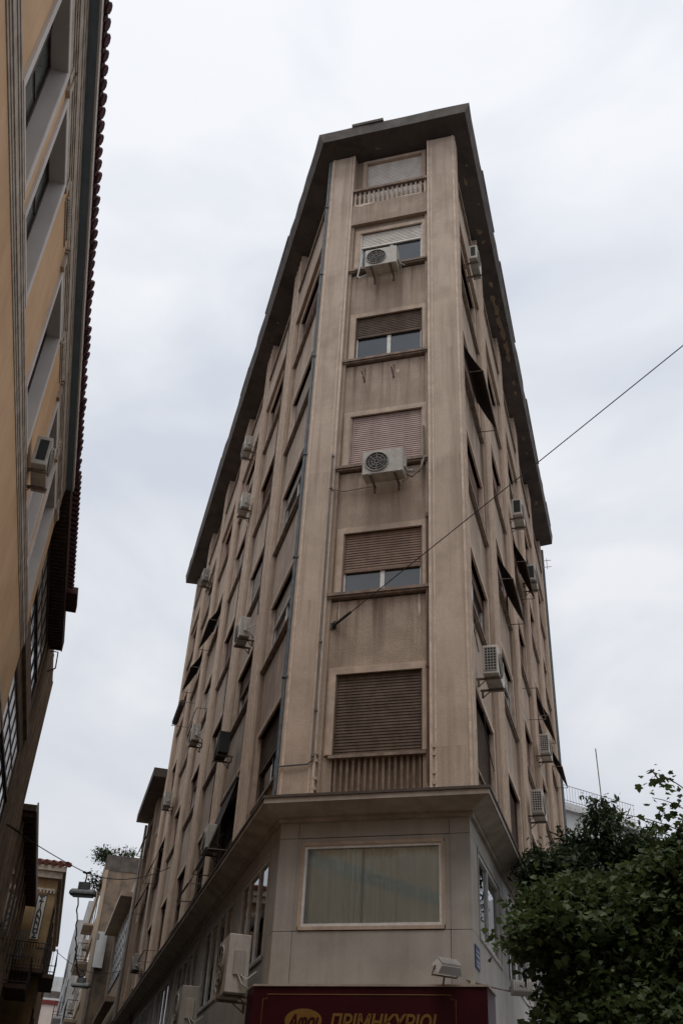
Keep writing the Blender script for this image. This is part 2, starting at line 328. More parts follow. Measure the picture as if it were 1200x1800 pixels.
def walls(F, pans, key):
    wall = MB(); sills = MB()
    NP = -.12
    for ci, (p0, p1) in enumerate(pans):
        ins = .22 if key == 'F' else .34
        a, b_ = (p0 + .24, p1 - .14) if key == 'F' else (p0 + ins, p1 - ins)
        # side strips stepping between pier and panel
        wall.fb(F, p0, p0 + .07, D0, -.06, ZL, 21.10); wall.fb(F, p1 - .07, p1, D0, -.06, ZL, 21.10)
        pz0, pz1 = p0 + .07, p1 - .07
        for k in range(1, 7):
            zb = ZB[k]; zh = zb + 1.33
            if k == 1:
                pass
            if k < 6:
                top = ZB[k + 1] - .14 if k < 5 else 21.10
                wall.fb(F, pz0, a - .001, D0, NP, zb, zh); wall.fb(F, b_ + .001, pz1, D0, NP, zb, zh)
                wall.fb(F, pz0, pz1, D0, NP, zh, top)
                if k > 1:
                    sl = MB(); so_ = -.005 if key == 'F' else -.035; sl.fb(F, p0 + (-.012 if key == 'F' else .004), p1 - .004, D0, so_, zb - .06, zb); sl.fb(F, p0 + .006, p1 - .006, -.3, so_ - .03, zb - .10, zb - .06)
                    sl.build("sill", SILL, main)
            # styles
            if key == 'F':
                st, sh, sash = {1: (SHD, 1, BRS), 2: (SHB, .62, WPV), 3: (SHP, 1, WPV), 4: (SHD, .44, WPV), 5: (SHW, .36, WPV), 6: (SHW, 1, WPV)}[k]
            else:
                st = rnd.choice([SHB, SHP, SHW, SHW, SHW, SHP]); sh = rnd.choice([1, .85, .6, .35, .5, .3, .2]); sash = WPV
                if k == 1: st, sh = SHD, rnd.choice([1, 1, .5])
                if k == 6: sh = max(sh, .5)
            if k == 6:
                # loggia
                wall.fb(F, p0, p1, D0, 0.0, 21.10, 21.85)
                wall.fb(F, p0, p1, D0, -.24, 21.85, 22.1); wall.fb(F, p0, a - .06, D0, -.24, 22.1, ZS); wall.fb(F, b_ + .06, p1, D0, -.24, 22.1, ZS); wall.fb(F, a - .06, b_ + .06, D0, -.24, 23.80, ZS)
                t = MB(); aa, bb = a - .06, b_ + .06; e = .10
                t.fb(F, aa, aa + e, -.35, -.18, 22.1, 23.86); t.fb(F, bb - e, bb, -.35, -.18, 22.1, 23.86); t.fb(F, aa + e, bb - e, -.35, -.18, 23.76, 23.86)
                w = t.build("window", TR, main)
                s_ = MB(); n = 28; hs = 1.66 / n
                for i in range(n):
                    z = 23.76 - i * hs; P = F.P; x0, x1 = aa + e, bb - e
                    s_.add([P(x0, -.27, z), P(x1, -.27, z), P(x1, -.262, z - hs * .8), P(x0, -.262, z - hs * .8), P(x1, -.272, z - hs), P(x0, -.272, z - hs)], [(0, 1, 2, 3), (3, 2, 4, 5)])
                s_.build("shutter", st if key != 'F' else SHW, w)
                bl = MB(); nb = max(6, int((p1 - p0) / .115))
                for i in range(nb):
                    c = p0 + (p1 - p0) * (i + .5) / nb; bl.fb(F, c - .028, c + .028, -.085, -.03, 21.85, 22.38)
                bo = bl.build("balustrade", BAL, main)
                rl = MB(); rl.fb(F, p0 + .002, p1 - .002, -.11, .03, 22.38, 22.47); rl.build("rail", SILL, bo)
            else:
                if k == 1:
                    window(F, a, b_, zb - .12, zh, st, sh, main, sash=BRS)
                else: window(F, a, b_, zb, zh, st, sh, main, sash=sash)
            if k == 1:
                # fluted parapet below the first floor window
                wall.fb(F, pz0, a - .001, D0, NP, ZL, zb); wall.fb(F, b_ + .001, pz1, D0, NP, ZL, zb)
                bl = MB(); nb = 15
                for i in range(nb):
                    c = a + (b_ - a) * (i + .5) / nb; h = (b_ - a) / nb
                    bl.tube([F.P(c, -.16, ZL), F.P(c, -.16, 7.50)], h * .27, 8)
                bl.fb(F, a, b_, -.24, -.20, ZL, 7.50)
                bo = bl.build("balustrade", BALD, main)
                rl = MB(); rl.fb(F, a - .06, b_ + .06, -.24, -.075, 7.50, 7.55); rl.build("rail", SILL, bo)
    wall.build("panel_wall", PN, main)
for key in 'FLR': walls(faces[key], panels[key], key)
# back wall so that it is a closed block
b = MB(); pL, pR = FL.P(LEN['L'], 0, 0), FR.P(LEN['R'], 0, 0); dn = (pR - pL).normalized(); nn = Vector((-dn.y, dn.x, 0))
b.prism([FL.P(LEN['L'], -.001, 0), FR.P(LEN['R'], -.001, 0), FR.P(LEN['R'], -.001, 0) + nn * .25, FL.P(LEN['L'], -.001, 0) + nn * .25], 0, ZS); b.build("rear_wall", CONC, main)
# roof slab
def outl(nF, nLn, nLf, nRn, nRf, ext=.3):
    FLq = Face(FL.P(0, nLn, 0), FL.P(LEN['L'], nLf, 0).xy - FL.P(0, nLn, 0).xy, (1, 0)); 
    cl = fcorner(FL, nLn, FF, nF); crn = fcorner(FF, nF, FR, nRn)
    return [cl, crn, FR.P(LEN['R'] + ext * .2, nRf, 0), FL.P(LEN['L'] + ext, nLf, 0)]
rb = MB(); A = outl(.5, .38, .50, .38, .49); B = outl(.50, .50, .56, .50, .54); I = outl(-.3, -.3, -.3, -.3, -.3, 0)
rb.prism(I, ZS, ZS + .55, None)
rb.add([(*p[:2], ZS) for p in I] + [(*p[:2], 24.06) for p in A], [(0, 1, 5, 4), (1, 2, 6, 5), (2, 3, 7, 6), (3, 0, 4, 7)])
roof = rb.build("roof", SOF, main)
rf_ = random.Random(21)
def rough_ring(P4, jn, step=.45):
    out = []
    for i in range(4):
        p, q = Vector(P4[i][:2]), Vector(P4[(i + 1) % 4][:2]); n_ = max(1, int((q - p).length / step)); d_ = (q - p).normalized(); nm = Vector((d_.y, -d_.x))
        for k_ in range(n_): out.append(p.lerp(q, k_ / n_) + (nm * rf_.uniform(-jn, jn * .4) if k_ else Vector((0, 0))))
    return out
rA, rB = rough_ring(A, .008), rough_ring(B, .022); nr = len(rA); fa = MB()
jz = [0]
for i in range(nr): jz.append(max(-.05, min(.0, jz[-1] + rf_.uniform(-.02, .02))))
fa.add([(p.x, p.y, 24.06 + rf_.uniform(0, .012)) for p in rA] + [(p.x, p.y, 24.46 + jz[i]) for i, p in enumerate(rB)], [tuple(range(nr)), tuple(range(2 * nr - 1, nr - 1, -1))] + [(i, (i + 1) % nr, nr + (i + 1) % nr, nr + i) for i in range(nr)])
ro2 = fa.build("fascia", FAS, roof)
for F, l0, l1 in ((FF, .62, 1.45), (FL, 3.2, 6.4), (FL, 9, 10.5), (FL, 14.2, 19.5), (FR, 1.6, 3.7), (FR, 4.8, 8.2), (FR, 11, 14.7), (FR, 17.2, 18.9)):
    cpg = MB(); q = (.53 if F is FF else .51 + .045 * l1 / 22); cpg.fb(F, l0, l1, .3, q, 24.463, 24.56 if F is FF else 24.505); cpg.build("coping", FAS, roof)
# peeled flakes on the soffit
def zsof(F, s, n):
    return ZS + (24.06 - ZS) * max(0, min(1, (n + .3) / (.38 + .3 + .12 * max(0, s) / 20))) - .006
rp = random.Random(3)
def flake(F, s, n, r, el=1.0):
    k = 11; pts = []; pl = MB()
    for i in range(k):
        a = 2 * math.pi * i / k; rr = r * rp.uniform(.45, 1.1); ss, n2 = s + math.cos(a) * rr * el, min(n + math.sin(a) * rr * .8, .33)
        pts.append(F.P(ss, n2, zsof(F, ss, n2) - .004))
    pl.add(pts, [tuple(range(k))]); pl.build('peeled_patch', PEEL, roof)
for s, n, r, e in ((1.0, .16, .05, 1), (1.5, .05, .07, 2), (2.3, .28, .05, 1), (3.2, .14, .1, 1.4), (3.6, .2, .07, 1), (5.2, .16, .08, 2), (5.8, .14, .10, 3), (6.3, .17, .11, 3), (6.8, .2, .12, 3), (7.3, .22, .12, 3), (7.9, .25, .13, 3), (8.4, .24, .1, 2.5), (9.6, .26, .09, 2), (10.1, .24, .08, 2), (12.5, .2, .07, 2), (13.4, .22, .05, 2), (16.5, .2, .08, 2)):
    flake(FR, s, n, r, e)
for s, n, r, e in ((.4, .1, .05, 1), (1.1, .18, .09, .6), (1.35, .25, .06, 3), (1.2, .05, .04, 2), (2.2, .3, .03, 1), (.3, .2, .05, 1)): flake(FF, s, n, r, e)
for s, n, r, e in ((6.2, .1, .06, 1.2), (7.0, .12, .05, 1)): flake(FL, s, n, r, e)
# ledge over the mezzanine
def ring(nF, nS, endL, endR): return [fcorner(FL, nS, FF, nF), fcorner(FF, nF, FR, nS), FR.P(endR, nS, 0), FL.P(endL, nS, 0)]
lg = MB(); eL, eR = 29.2, LEN['R']
lg.prism(ring(.42, .28, eL, eR), 6.62, 6.70); 
ld = lg.build("ledge", LEDG, main)
l2 = MB(); l2.prism(ring(.44, .30, eL, eR), 6.703, 6.745); l2.build("ledge_cap", LEDGD, ld)
l3 = MB(); a_, b2 = ring(.12, -.02, eL, eR), ring(.40, .26, eL, eR); l3.prism(a_, 6.50, 6.617, b2); l3.prism(ring(.02, -.04, eL, eR), 6.44, 6.499); l3.build("ledge_soffit", LEDG, ld)
# mezzanine block: marble cladding around big windows, red joints kept open as thin grooves
mz = MB(); NQ = -.06; NI = -.30
def slab(F, s0, s1, z0, z1, q=NQ): mz.fb(F, s0 + .004, s1 - .004, NI, q, z0 + .004, z1 - .004)
wz0, wz1 = 4.84, 6.13
cL, cR = fcorner(FL, -.10, FF, NQ), fcorner(FF, NQ, FR, -.10)
def cornerslab(Fa, Fb, ea, eb, z0, z1):
    c0 = fcorner(Fa, NQ, Fb, -.10); c1 = fcorner(Fa, NI, Fb, NI); mz.prism([Fa.P(ea, NQ, 0), Fa.P(ea, NI, 0), c1, Fb.P(eb, NI, 0), Fb.P(eb, -.10, 0), c0], z0 + .004, z1 - .004)
for z0, z1 in ((3.0, 4.83), (4.83, 6.20), (6.20, 6.50)):
    cornerslab(FF, FL, .385, .45, z0, z1); cornerslab(FF, FR, 2.785, .45, z0, z1)
slab(FF, .389, 2.781, 3.0, 4.83); slab(FF, .389, 2.781, 6.20, 6.50)
for F, ln, wins in ((FL, 29, [(.65, 3.1), (3.75, 7.3), (8.0, 11.5), (12.2, 15.6), (16.3, 19.7), (20.4, 24)]), (FR, 19.5, [(.68, 3.0), (3.9, 6.8), (7.6, 10.6), (11.4, 14.4), (15.2, 18.6)])):
    slab(F, .458, ln, 6.18, 6.50, -.10); slab(F, .458, ln, 3.0, 4.55 if F is FL else 4.83, -.10)
    prev = .458; zt0 = 4.55 if F is FL else 4.83
    for a, b_ in wins + [(ln, ln)]:
        slab(F, prev, a, zt0, 6.18, -.10); prev = b_
mz.build("mezzanine_wall", MARB, main)
jb = MB(); jb.prism([fcorner(FL, -.115, FF, -.075), fcorner(FF, -.075, FR, -.115), FR.P(LEN['R'], -.115, 0), FR.P(LEN['R'], -.2, 0), fcorner(FF, -.2, FR, -.2), fcorner(FL, -.2, FF, -.2), FL.P(29, -.2, 0), FL.P(29, -.115, 0)], 3.0, 4.5)
jb.build("cladding_backing", JOINT, main)
# mezzanine windows
def shopwin(F, a, b_, z0, z1, nq, mull, curtain):
    w = MB(); e = .045
    w.fb(F, a - .03, b_ + .03, nq - .005, nq + .018, z0 - .05, z0); w.fb(F, a - .03, b_ + .03, nq - .005, nq + .018, z1, z1 + .05)
    w.fb(F, a - .05, a, nq - .005, nq + .018, z0, z1); w.fb(F, b_, b_ + .05, nq - .005, nq + .018, z0, z1)
    wo_ = w.build("window", MARB if F is not FF else TR, main)
    f = MB(); n0, n1 = nq - .07, nq - .005
    f.fb(F, a, a + e, n0, n1, z0, z1); f.fb(F, b_ - e, b_, n0, n1, z0, z1); f.fb(F, a + e, b_ - e, n0, n1, z1 - e, z1); f.fb(F, a + e, b_ - e, n0, n1, z0, z0 + e)
    for t_ in mull: c = a + (b_ - a) * t_; f.fb(F, c - .025, c + .025, n0, n1, z0 + e, z1 - e)
    f.build("frame", WPV, wo_)
    p = MB(); p.fb(F, a + e, b_ - e, n0 + .02, n0 + .028, z0 + e, z1 - e); p.build("pane", BASEG, wo_)
    c_ = MB()
    if curtain:
        n = 90; pts = []; pan = [(a, a + (b_ - a) * .31, .05), (a + (b_ - a) * .30, a + (b_ - a) * .42, .0), (a + (b_ - a) * .40, a + (b_ - a) * .66, .07), (a + (b_ - a) * .64, b_, .02)]
        for (u0, u1, dn_) in pan:
            vs = []
            for i in range(n + 1):
                s = u0 + (u1 - u0) * i / n; q = nq - .085 - dn_ - .010 * math.sin(i * .42) - .014 * math.sin(i * .17 + u0)
                vs += [F.P(s, q, z0), F.P(s, q, z1)]
            c_.add(vs, [(2 * i, 2 * i + 2, 2 * i + 3, 2 * i + 1) for i in range(n)])
        c_.build("curtain", CURT, wo_, smooth=True)
    return wo_
shopwin(FF, .50, 2.66, 4.89, 6.08, NQ, [], True)
for i, (a, b_) in enumerate([(.65, 3.1), (3.75, 7.3), (8.0, 11.5), (12.2, 15.6), (16.3, 19.7), (20.4, 24)]): shopwin(FL, a + .04, b_ - .04, 4.60, 6.13, -.10, [.36, .72] if i == 0 else [.25, .5, .75], i == 2)
for i, (a, b_) in enumerate([(.68, 3.0), (3.9, 6.8), (7.6, 10.6), (11.4, 14.4), (15.2, 18.6)]): shopwin(FR, a + .04, b_ - .04, 4.88, 6.13, -.10, [.45] if i == 0 else [.33, .66], i == 0)
# front panel around the shop window (sides of the opening)
b = MB(); b.fb(FF, .389, .46, NI, NQ, 4.838, 6.192); b.fb(FF, 2.70, 2.781, NI, NQ, 4.838, 6.192); b.fb(FF, .46, 2.70, NI, NQ, 6.13, 6.192); b.build("window_surround", MARB, main)
# ground floor
gf = MB()
gf.prism([fcorner(FL, -.13, FF, -.10), fcorner(FF, -.10, FR, -.13), FR.P(LEN['R'], -.13, 0), FL.P(29, -.13, 0)], 0, .5)
for F, ln in ((FF, W), (FL, 29), (FR, 19.5)):
    s = .3
    while s < ln: gf.fb(F, s, s + .35, -.45, -.12, .5, 3.0); s += 3.2
gf.build("ground_floor_wall", MARB, main)
gg = MB()
for F, ln in ((FF, W), (FL, 29), (FR, 19.5)): gg.fb(F, .2, ln - .1, -.42, -.36, .5, 3.0)
gg.build("shop_window", GLD, main)

# ------------------------------------------------------------------ drain pipe, conduits
t = MB(); t.tube([FL.P(.07, .05, 23.9), FL.P(.07, .05, 7.0), FL.P(.07, .09, 6.76)], .034, 10)
for z in (9, 11.5, 14, 16.8, 19.5, 22): t.fb(FL, .02, .12, .0, .098, z, z + .04)
tag(t.build("drain_pipe", PIPE, smooth=False), "blue grey drainpipe running down the front left corner of the wedge building", "pipe")
t = MB(); t.tube([FF.P(.555, .04, 13.85), FF.P(.555, .04, 7.45), FF.P(.48, .04, 7.38), FF.P(-.02, .05, 7.36)], .017, 8)
for z in (13.8, 13.0, 9.6, 8.3, 7.5): t.fb(FF, .53, .58, .01, .07, z, z + .05)
t.tube([FF.P(.555, .04, 12.98), FF.P(.8, -.08, 12.98), FF.P(1.35, -.06, 13.0)], .011, 6)
tag(t.build("conduit", PIPG), "thin grey conduit down the left pier with a branch to the air conditioner", "pipe")
t = MB(); t.tube([FF.P(2.455, -.03, 12.2), FF.P(2.46, -.03, 7.0)], .014, 8)
for z in (12.1, 10.6, 9.0): t.fb(FF, 2.43, 2.48, -.07, -.01, z, z + .04)
tag(t.build("conduit", PIPR), "thin rusty conduit running down beside the right pier to the first floor", "pipe")
t = MB(); t.tube([FF.P(2.40, -.03, 14.35), FF.P(2.41, -.03, 13.55), FF.P(2.36, .06, 13.2), FF.P(2.2, .12, 12.98), FF.P(2.1, .16, 13.02)], .02, 8)
t.tube([FF.P(2.37, -.03, 13.5), FF.P(2.33, .06, 13.12), FF.P(2.1, .14, 13.1)], .012, 6)
tag(t.build("cooling_hose", BRK), "dark hoses hanging beside the pink shuttered window", "hose")
t = MB(); t.tube([FF.P(.92, -.05, 19.95), FF.P(.90, .0, 19.6), FF.P(.86, .06, 19.1), FF.P(.95, .1, 18.98), FF.P(1.13, .16, 19.0)], .018, 8)
tag(t.build("cooling_hose", HOSE), "white hose looping from the fifth floor window to its air conditioner", "hose")

for pts_, lb in (([FR.P(2.0, -.1, 9.0), FR.P(2.25, -.1, 8.6), FR.P(3.25, -.1, 8.2), FR.P(3.3, -.1, 6.9)], "thin wire running down the right facade from the grilled air conditioner near the front corner"),
                ([FR.P(1.35, -.08, 10.6), FR.P(1.1, -.08, 10.2), FR.P(1.0, .0, 9.7)], "short black hose above the grilled air conditioner near the front corner"),
                ([FR.P(7.8, .02, 8.9), FR.P(7.85, .02, 6.9)], "thin wire hanging from the lowest grilled air conditioner on the right facade"),
                ([FL.P(4.2, .03, 23.0), FL.P(4.25, .03, 14.0), FL.P(4.1, .03, 12.4)], "thin wire down the second pilaster of the left facade"),
                ([FL.P(8.0, .03, 17.4), FL.P(8.05, .03, 6.9)], "thin wire down the third pilaster of the left facade")):
    t = MB(); t.tube(pts_, .011, 5); tag(t.build("wire", WIRE), lb, "wire")

# ------------------------------------------------------------------ air conditioners
def make_ac(loc, side, body=ACW, w=.8, h=.56, d=.30, fan=True):
    e = empty("air_conditioner", loc, "x", "air conditioner", "air conditioners on the facades")
    L = Vector(loc)
    def X(b): b.v = [v + L for v in b.v]; return b
    b = MB(); b.box(-w / 2, w / 2, -d - .12, -.12, 0, h)
    bo = X(b).build("casing", body, e, bevel=.012)
    f = MB(); cx = -w * .14; r = h * .40
    f.disc((cx, -d - .121, h * .5), (0, -1, 0), r, .006, 28); X(f).build("fan_opening", FAND, e)
    gr = MB()
    for rr in (r, r * .72, r * .45, r * .2):
        pts = [(cx + rr * math.cos(a * math.pi / 12), -d - .135, h * .5 + rr * math.sin(a * math.pi / 12)) for a in range(25)]; gr.tube(pts, .006 if rr < r else .012, 5)
    for a in range(8):
        an = a * math.pi / 4; gr.tube([(cx + r * .2 * math.cos(an), -d - .135, h * .5 + r * .2 * math.sin(an)), (cx + r * math.cos(an), -d - .135, h * .5 + r * math.sin(an))], .006, 5)
    X(gr).build("fan_guard", ACG, e)
    s_ = MB()
    if side == 'open':
        s_.box(-w / 2 - .004, -w / 2 + .01, -d - .08, -.17, .08, h - .06)
        X(s_).build("side_vent", BLK, e)
    elif side == 'grid':
        s_.box(-w / 2 - .004, -w / 2 + .01, -d - .09, -.16, .06, h - .05); so_ = X(s_).build("side_vent", BLK, e)
        q = MB()
        for i in range(9): z = .06 + (h - .11) * i / 8; q.box(-w / 2 - .012, -w / 2 - .002, -d - .09, -.16, z - .006, z + .006)
        for i in range(5): y = -.16 - (d - .07) * i / 4; q.box(-w / 2 - .012, -w / 2 - .002, y - .006, y + .006, .055, h - .045)
        X(q).build("vent_grid", body, so_)
    else:
        s_.box(w / 2 - .01, w / 2 + .03, -d - .02, -.2, h * .3, h * .72); X(s_).build("valve_cover", body, e, bevel=.006)
        q = MB(); q.tube([(w / 2 + .02, -.28, h * .3), (w / 2 + .06, -.22, .12), (w / 2 + .03, -.08, .05), (w / 2 - .1, -.02, .02)], .014, 6); q.tube([(w / 2 + .02, -.24, h * .3), (w / 2 + .08, -.16, .18), (w / 2 + .1, -.02, .3)], .012, 6)
        X(q).build("hose", HOSE, e)
    for x in (-w * .3, w * .3):
        k = MB(); k.box(x - .02, x + .02, -d - .14, 0.02, -.035, -.004); k.box(x - .02, x + .02, -.035, 0.0, -.16, -.035); k.tube([(x, -d * .6, -.03), (x, -.03, -.15)], .010, 6)
        X(k).build("bracket", BRK, e)
    return e
protos = {}
def place_ac(F, s, z, side, label, body='w', n=0.0, sc=1.0, w=.8, h=.56, d=.30):
    key = (side, body, w, h, d)
    if key not in protos:
        e = make_ac((0, 0, 0), side, {'w': ACW, 'g': ACG, 'b': BLK}[body], w, h, d); protos[key] = e
    else: e = copy_tree(protos[key])
    e.location = F.P(s, n, z); e.rotation_euler = (0, 0, F.rz()); e['label'] = label; return e
place_ac(FF, 1.50, 18.93, 'cover', "cream air conditioner under the half open white shutter near the top of the front", w=.74, n=.02)
place_ac(FF, 1.68, 12.95, 'cover', "cream air conditioner in front of the pink closed shutter", n=-.02)
LAC = [(8.7, 20.55, 'cover', 'w', "small air conditioner under the roof soffit, topmost on the left facade"),
       (7.6, 17.55, 'cover', 'w', "cream air conditioner on the left facade, second one down from the roof slab"),
       (4.7, 11.95, 'cover', 'w', "cream air conditioner on an open frame halfway up the left facade"),
       (16.8, 20.4, 'cover', 'g', "grey air conditioner tucked under the far end of the roof slab"),
       (12.2, 12.3, 'cover', 'w', "cream air conditioner with tangled white hoses on the left facade, beside the black one"),
       (5.85, 9.6, 'open', 'b', "black air conditioner on the left facade"),
       (18.4, 12.3, 'cover', 'w', "small far air conditioner low on the left facade next to the neighbouring dark eave"),
       (5.85, 7.5, 'cover', 'w', "cream air conditioner just above the ledge on the left facade, below the black one"),
       (20.8, 7.5, 'cover', 'g', "dirty grey air conditioner above the far end of the left ledge")]
for s, z, sd_, bd, lb in LAC: place_ac(FL, s, z, sd_, lb, bd, w=.66, h=.5, d=.24)
place_ac(FL, .92, 4.02, 'cover', "large cream air conditioner beside the left end of the red shop sign", w=.9, h=.82, d=.34)
place_ac(FL, 5.9, 4.02, 'cover', "large cream air conditioner under the mezzanine windows of the side street, farther one", w=.9, h=.82, d=.34)
RAC = [(1.35, 20.3, 'open', 'w', "air conditioner on the top floor rail of the right facade"),
       (7.9, 17.2, 'open', 'w', "cream air conditioner with a black side opening on the right facade, beside the cable"),
       (10.9, 16.9, 'open', 'w', "cream air conditioner with a black side opening beside the upper black awnings"),
       (.95, 9.05, 'grid', 'w', "cream air conditioner with side grille near the front corner of the right facade"),
       (11.1, 11.6, 'grid', 'w', "grilled air conditioner on the right facade between two black awnings"),
       (7.8, 8.9, 'grid', 'w', "lowest grilled air conditioner on the right facade, just above the tree")]
for i_, (s, z, sd_, bd, lb) in enumerate(RAC): place_ac(FR, s, z, sd_, lb, bd, w=.7 if i_ == 0 else .78, h=.46 if i_ == 0 else .54, d=.2 if i_ == 0 else .27)

# ------------------------------------------------------------------ awnings
def awning(F, s0, s1, zt, zb, out, label, cloth=AWN, bare=False):
    base = F.P((s0 + s1) / 2, -.1, zb)
    e = empty("awning", base, label, "awning", "drop awnings on the facades")
    if not bare:
        c = MB(); P = F.P; k = 10; vs = []
        for j in range(k + 1):
            t_ = j / k; 
            for s in (s0 + .02, s1 - .02):
                vs.append(P(s, -.08 + (out + .08) * t_, zt + (zb - zt) * t_ - .05 * math.sin(math.pi * t_)))
        lo = [v + Vector((0, 0, -.006)) for v in vs]; n = len(vs)
        c.add(vs + lo, [(2 * j, 2 * j + 1, 2 * j + 3, 2 * j + 2) for j in range(k)] + [(n + 2 * j, n + 2 * j + 2, n + 2 * j + 3, n + 2 * j + 1) for j in range(k)])
        c.build("cloth", cloth, e)
    f = MB(); f.tube([F.P(s0, out, zb), F.P(s1, out, zb)], .014, 6)
    for s in (s0, s1): f.tube([F.P(s, out, zb), F.P(s, -.1, zb + .02)], .011, 6)
    f.build("arm_frame", BRK, e)
    if not bare:
        r = MB(); r.tube([F.P(s0, -.07, zt), F.P(s1, -.07, zt)], .035, 8); r.build("roller", BRK, e)
    return e
awning(FR, .85, 2.9, 17.35, 16.4, .34, "black awning over the right facade window nearest the front corner")
awning(FR, 4.8, 7.0, 14.35, 13.5, .30, "brown and black awning on the right facade, lower of the two in the middle")
awning(FR, 8.6, 10.7, 17.3, 16.35, .30, "black awning on the right facade, upper of the two in the middle")
awning(FR, 12.3, 14.4, 14.3, 13.35, .32, "black awning on the right facade, next after the bare frame")
awning(FR, 16.1, 18.1, 14.2, 13.25, .34, "farthest black awning on the right facade, sticking out against the sky")
awning(FR, 8.6, 10.6, 12.9, 12.5, .36, "bare metal awning frame without cloth on the right facade", bare=True)
awning(FL, 12.1, 14.3, 17.15, 16.4, .32, "black awning on the left facade, upper of the far pair")
awning(FL, 15.9, 18.1, 17.3, 16.5, .34, "black awning on the left facade, lower in view and farther of the far pair")
awning(FL, 16.0, 18.2, 15.4, 15.2, .5, "bare awning frame standing out from the left facade edge against the sky", bare=True)
awning(FL, 11.9, 14.1, 13.6, 13.3, .33, "bare folded awning frame above the hosed air conditioner", bare=True)
awning(FL, 4.9, 7.0, 8.9, 7.3, .38, "dark awning low on the left facade above the ledge, nearer one")
awning(FL, 8.2, 10.0, 8.2, 7.4, .32, "dark awning low on the left facade above the ledge, farther one")
awning(FL, 20.2, 22.3, 11.9, 10.7, .34, "dark awning on the left facade beside the lamp cable")
awning(FL, 26.4, 28.6, 14.6, 13.3, .32, "dark awning under the eave of the lower ribbed block")
awning(FL, 23.6, 25.5, 11.3, 10.3, .34, "dark awning low on the ribbed block, left of the lamp cable end")
awning(FL, 16.5, 18.4, 8.9, 7.4, .38, "rusty bare awning frame above the far grey air conditioner", bare=True)
t = MB(); t.tube([FL.P(16.2, .42, 15.25), FL.P(18.0, .42, 15.25)], .11, 8); tag(t.build("rolled_cloth", AWN), "dark rolled cloth resting on the bare awning frame at the left facade edge", "cloth")

for (F, pts_) in ((FF, [(.80, 10.50), (.83, 10.49), (.835, 10.2), (.82, 10.05), (.805, 10.22)]), (FF, [(2.28, 10.5), (2.31, 10.49), (2.32, 10.15), (2.29, 10.02), (2.275, 10.25)]),
                  (FF, [(1.0, 16.1), (1.05, 16.13), (1.12, 16.08), (1.06, 16.05)]), (FF, [(1.8, 16.12), (1.86, 16.1), (1.84, 16.02), (1.79, 16.05)]), (FF, [(1.3, 13.72), (1.34, 13.72), (1.33, 13.6), (1.31, 13.62)])):
    b = MB(); b.add([F.P(a, -.118, z) for a, z in pts_] + [F.P(a, -.13, z) for a, z in pts_], [tuple(range(len(pts_)))]); b.build("plaster_scar", LT, main)
for pts_ in ([(.62, 21.86), (.78, 21.87), (.95, 21.86), (1.15, 21.85), (1.1, 21.80), (.9, 21.78), (.84, 21.74), (.7, 21.79)], [(1.5, 21.86), (2.0, 21.87), (2.4, 21.86), (2.3, 21.82), (1.9, 21.83)]):
    b = MB(); b.add([FF.P(a, .004, z) for a, z in pts_] + [FF.P(a, -.01, z) for a, z in pts_], [tuple(range(len(pts_)))]); b.build("plaster_scar", LT, main)
# toothed chips at the foot of the front piers
for s_0 in (.56, 2.53):
    for z_ in (6.95, 7.12, 7.42, 7.55):
        b = MB(); b.fb(FF, s_0, s_0 + .07, -.05, .018, z_, z_ + .05); b.build("chipped_block", TR, main)
# small brackets under the fourth floor sill
for s, lb in ((1.08, "left empty iron bracket under the fourth floor sill"), (1.72, "right empty iron bracket under the fourth floor sill")):
    t = MB(); t.fb(FF, s, s + .03, -.125, -.10, 15.88, 16.28); t.tube([FF.P(s + .015, -.1, 15.9), FF.P(s + .015, .14, 15.98)], .014, 6)
    tag(t.build("iron_bracket", BRK), lb, "bracket", "iron brackets under the sill")

# ------------------------------------------------------------------ red shop sign
zt = 4.06
sg = empty("shop_sign", FF.P(W / 2, .2, 3.0), "dark red shop sign with golden Greek lettering along the bottom of the building", "sign")
b = MB(); b.prism([fcorner(FL, .14, FF, .22), fcorner(FF, .22, FR, .12), FR.P(.5, .12, 0), FR.P(.5, -.1, 0), fcorner(FF, -.05, FR, -.05), fcorner(FL, -.05, FF, -.05), FL.P(.3, -.05, 0), FL.P(.3, .14, 0)], 3.02, 4.03); b.build("panel", RED, sg)
b = MB(); b.prism([fcorner(FL, .16, FF, .24), fcorner(FF, .24, FR, .14), FR.P(.5, .14, 0), FR.P(.5, -.1, 0), FL.P(.3, -.05, 0), FL.P(.3, .16, 0)], 4.033, 4.06); b.build("top_trim", LEDG, sg)
b = MB()
x0, x1, y0, y1, c = .12, 2.88, 3.12, 3.93, .06
pts = [(x0, y1 - c), (x0 + c, y1 - c), (x0 + c, y1), (x1 - c, y1), (x1 - c, y1 - c), (x1, y1 - c), (x1, y0), (x0, y0), (x0, y1 - c)]
b.tube([FF.P(px, .222, pz) for px, pz in pts], .005, 4); b.build("border_line", GOLD, sg)
ov = MB(); ov.disc((0, 0, 0), (0, -1, 0), 1, 1, 40); ov.v = [FF.P(.74 + v.x * .27, .221 - v.y * .006, 3.60 + v.z * .15) for v in ov.v]; ov.build("oval", GOLD, sg)
def sign_text(txt, s, z, size, sx, shear, n, material, bold=.006):
    vs, fs = text_mesh(txt, size, .003, shear, sx, bold); q = MB(); q.add([FF.P(s + v.x, n + v.z, z + v.y) for v in vs], fs); return q.build("lettering", material, sg)
sign_text("Αφοι", .74, 3.585, .21, .9, .25, .231, RED)
sign_text("ΠΡΙΜΗΚΥΡΙΟΙ", 1.86, 3.575, .26, .87, .2, .226, GOLD, .008)

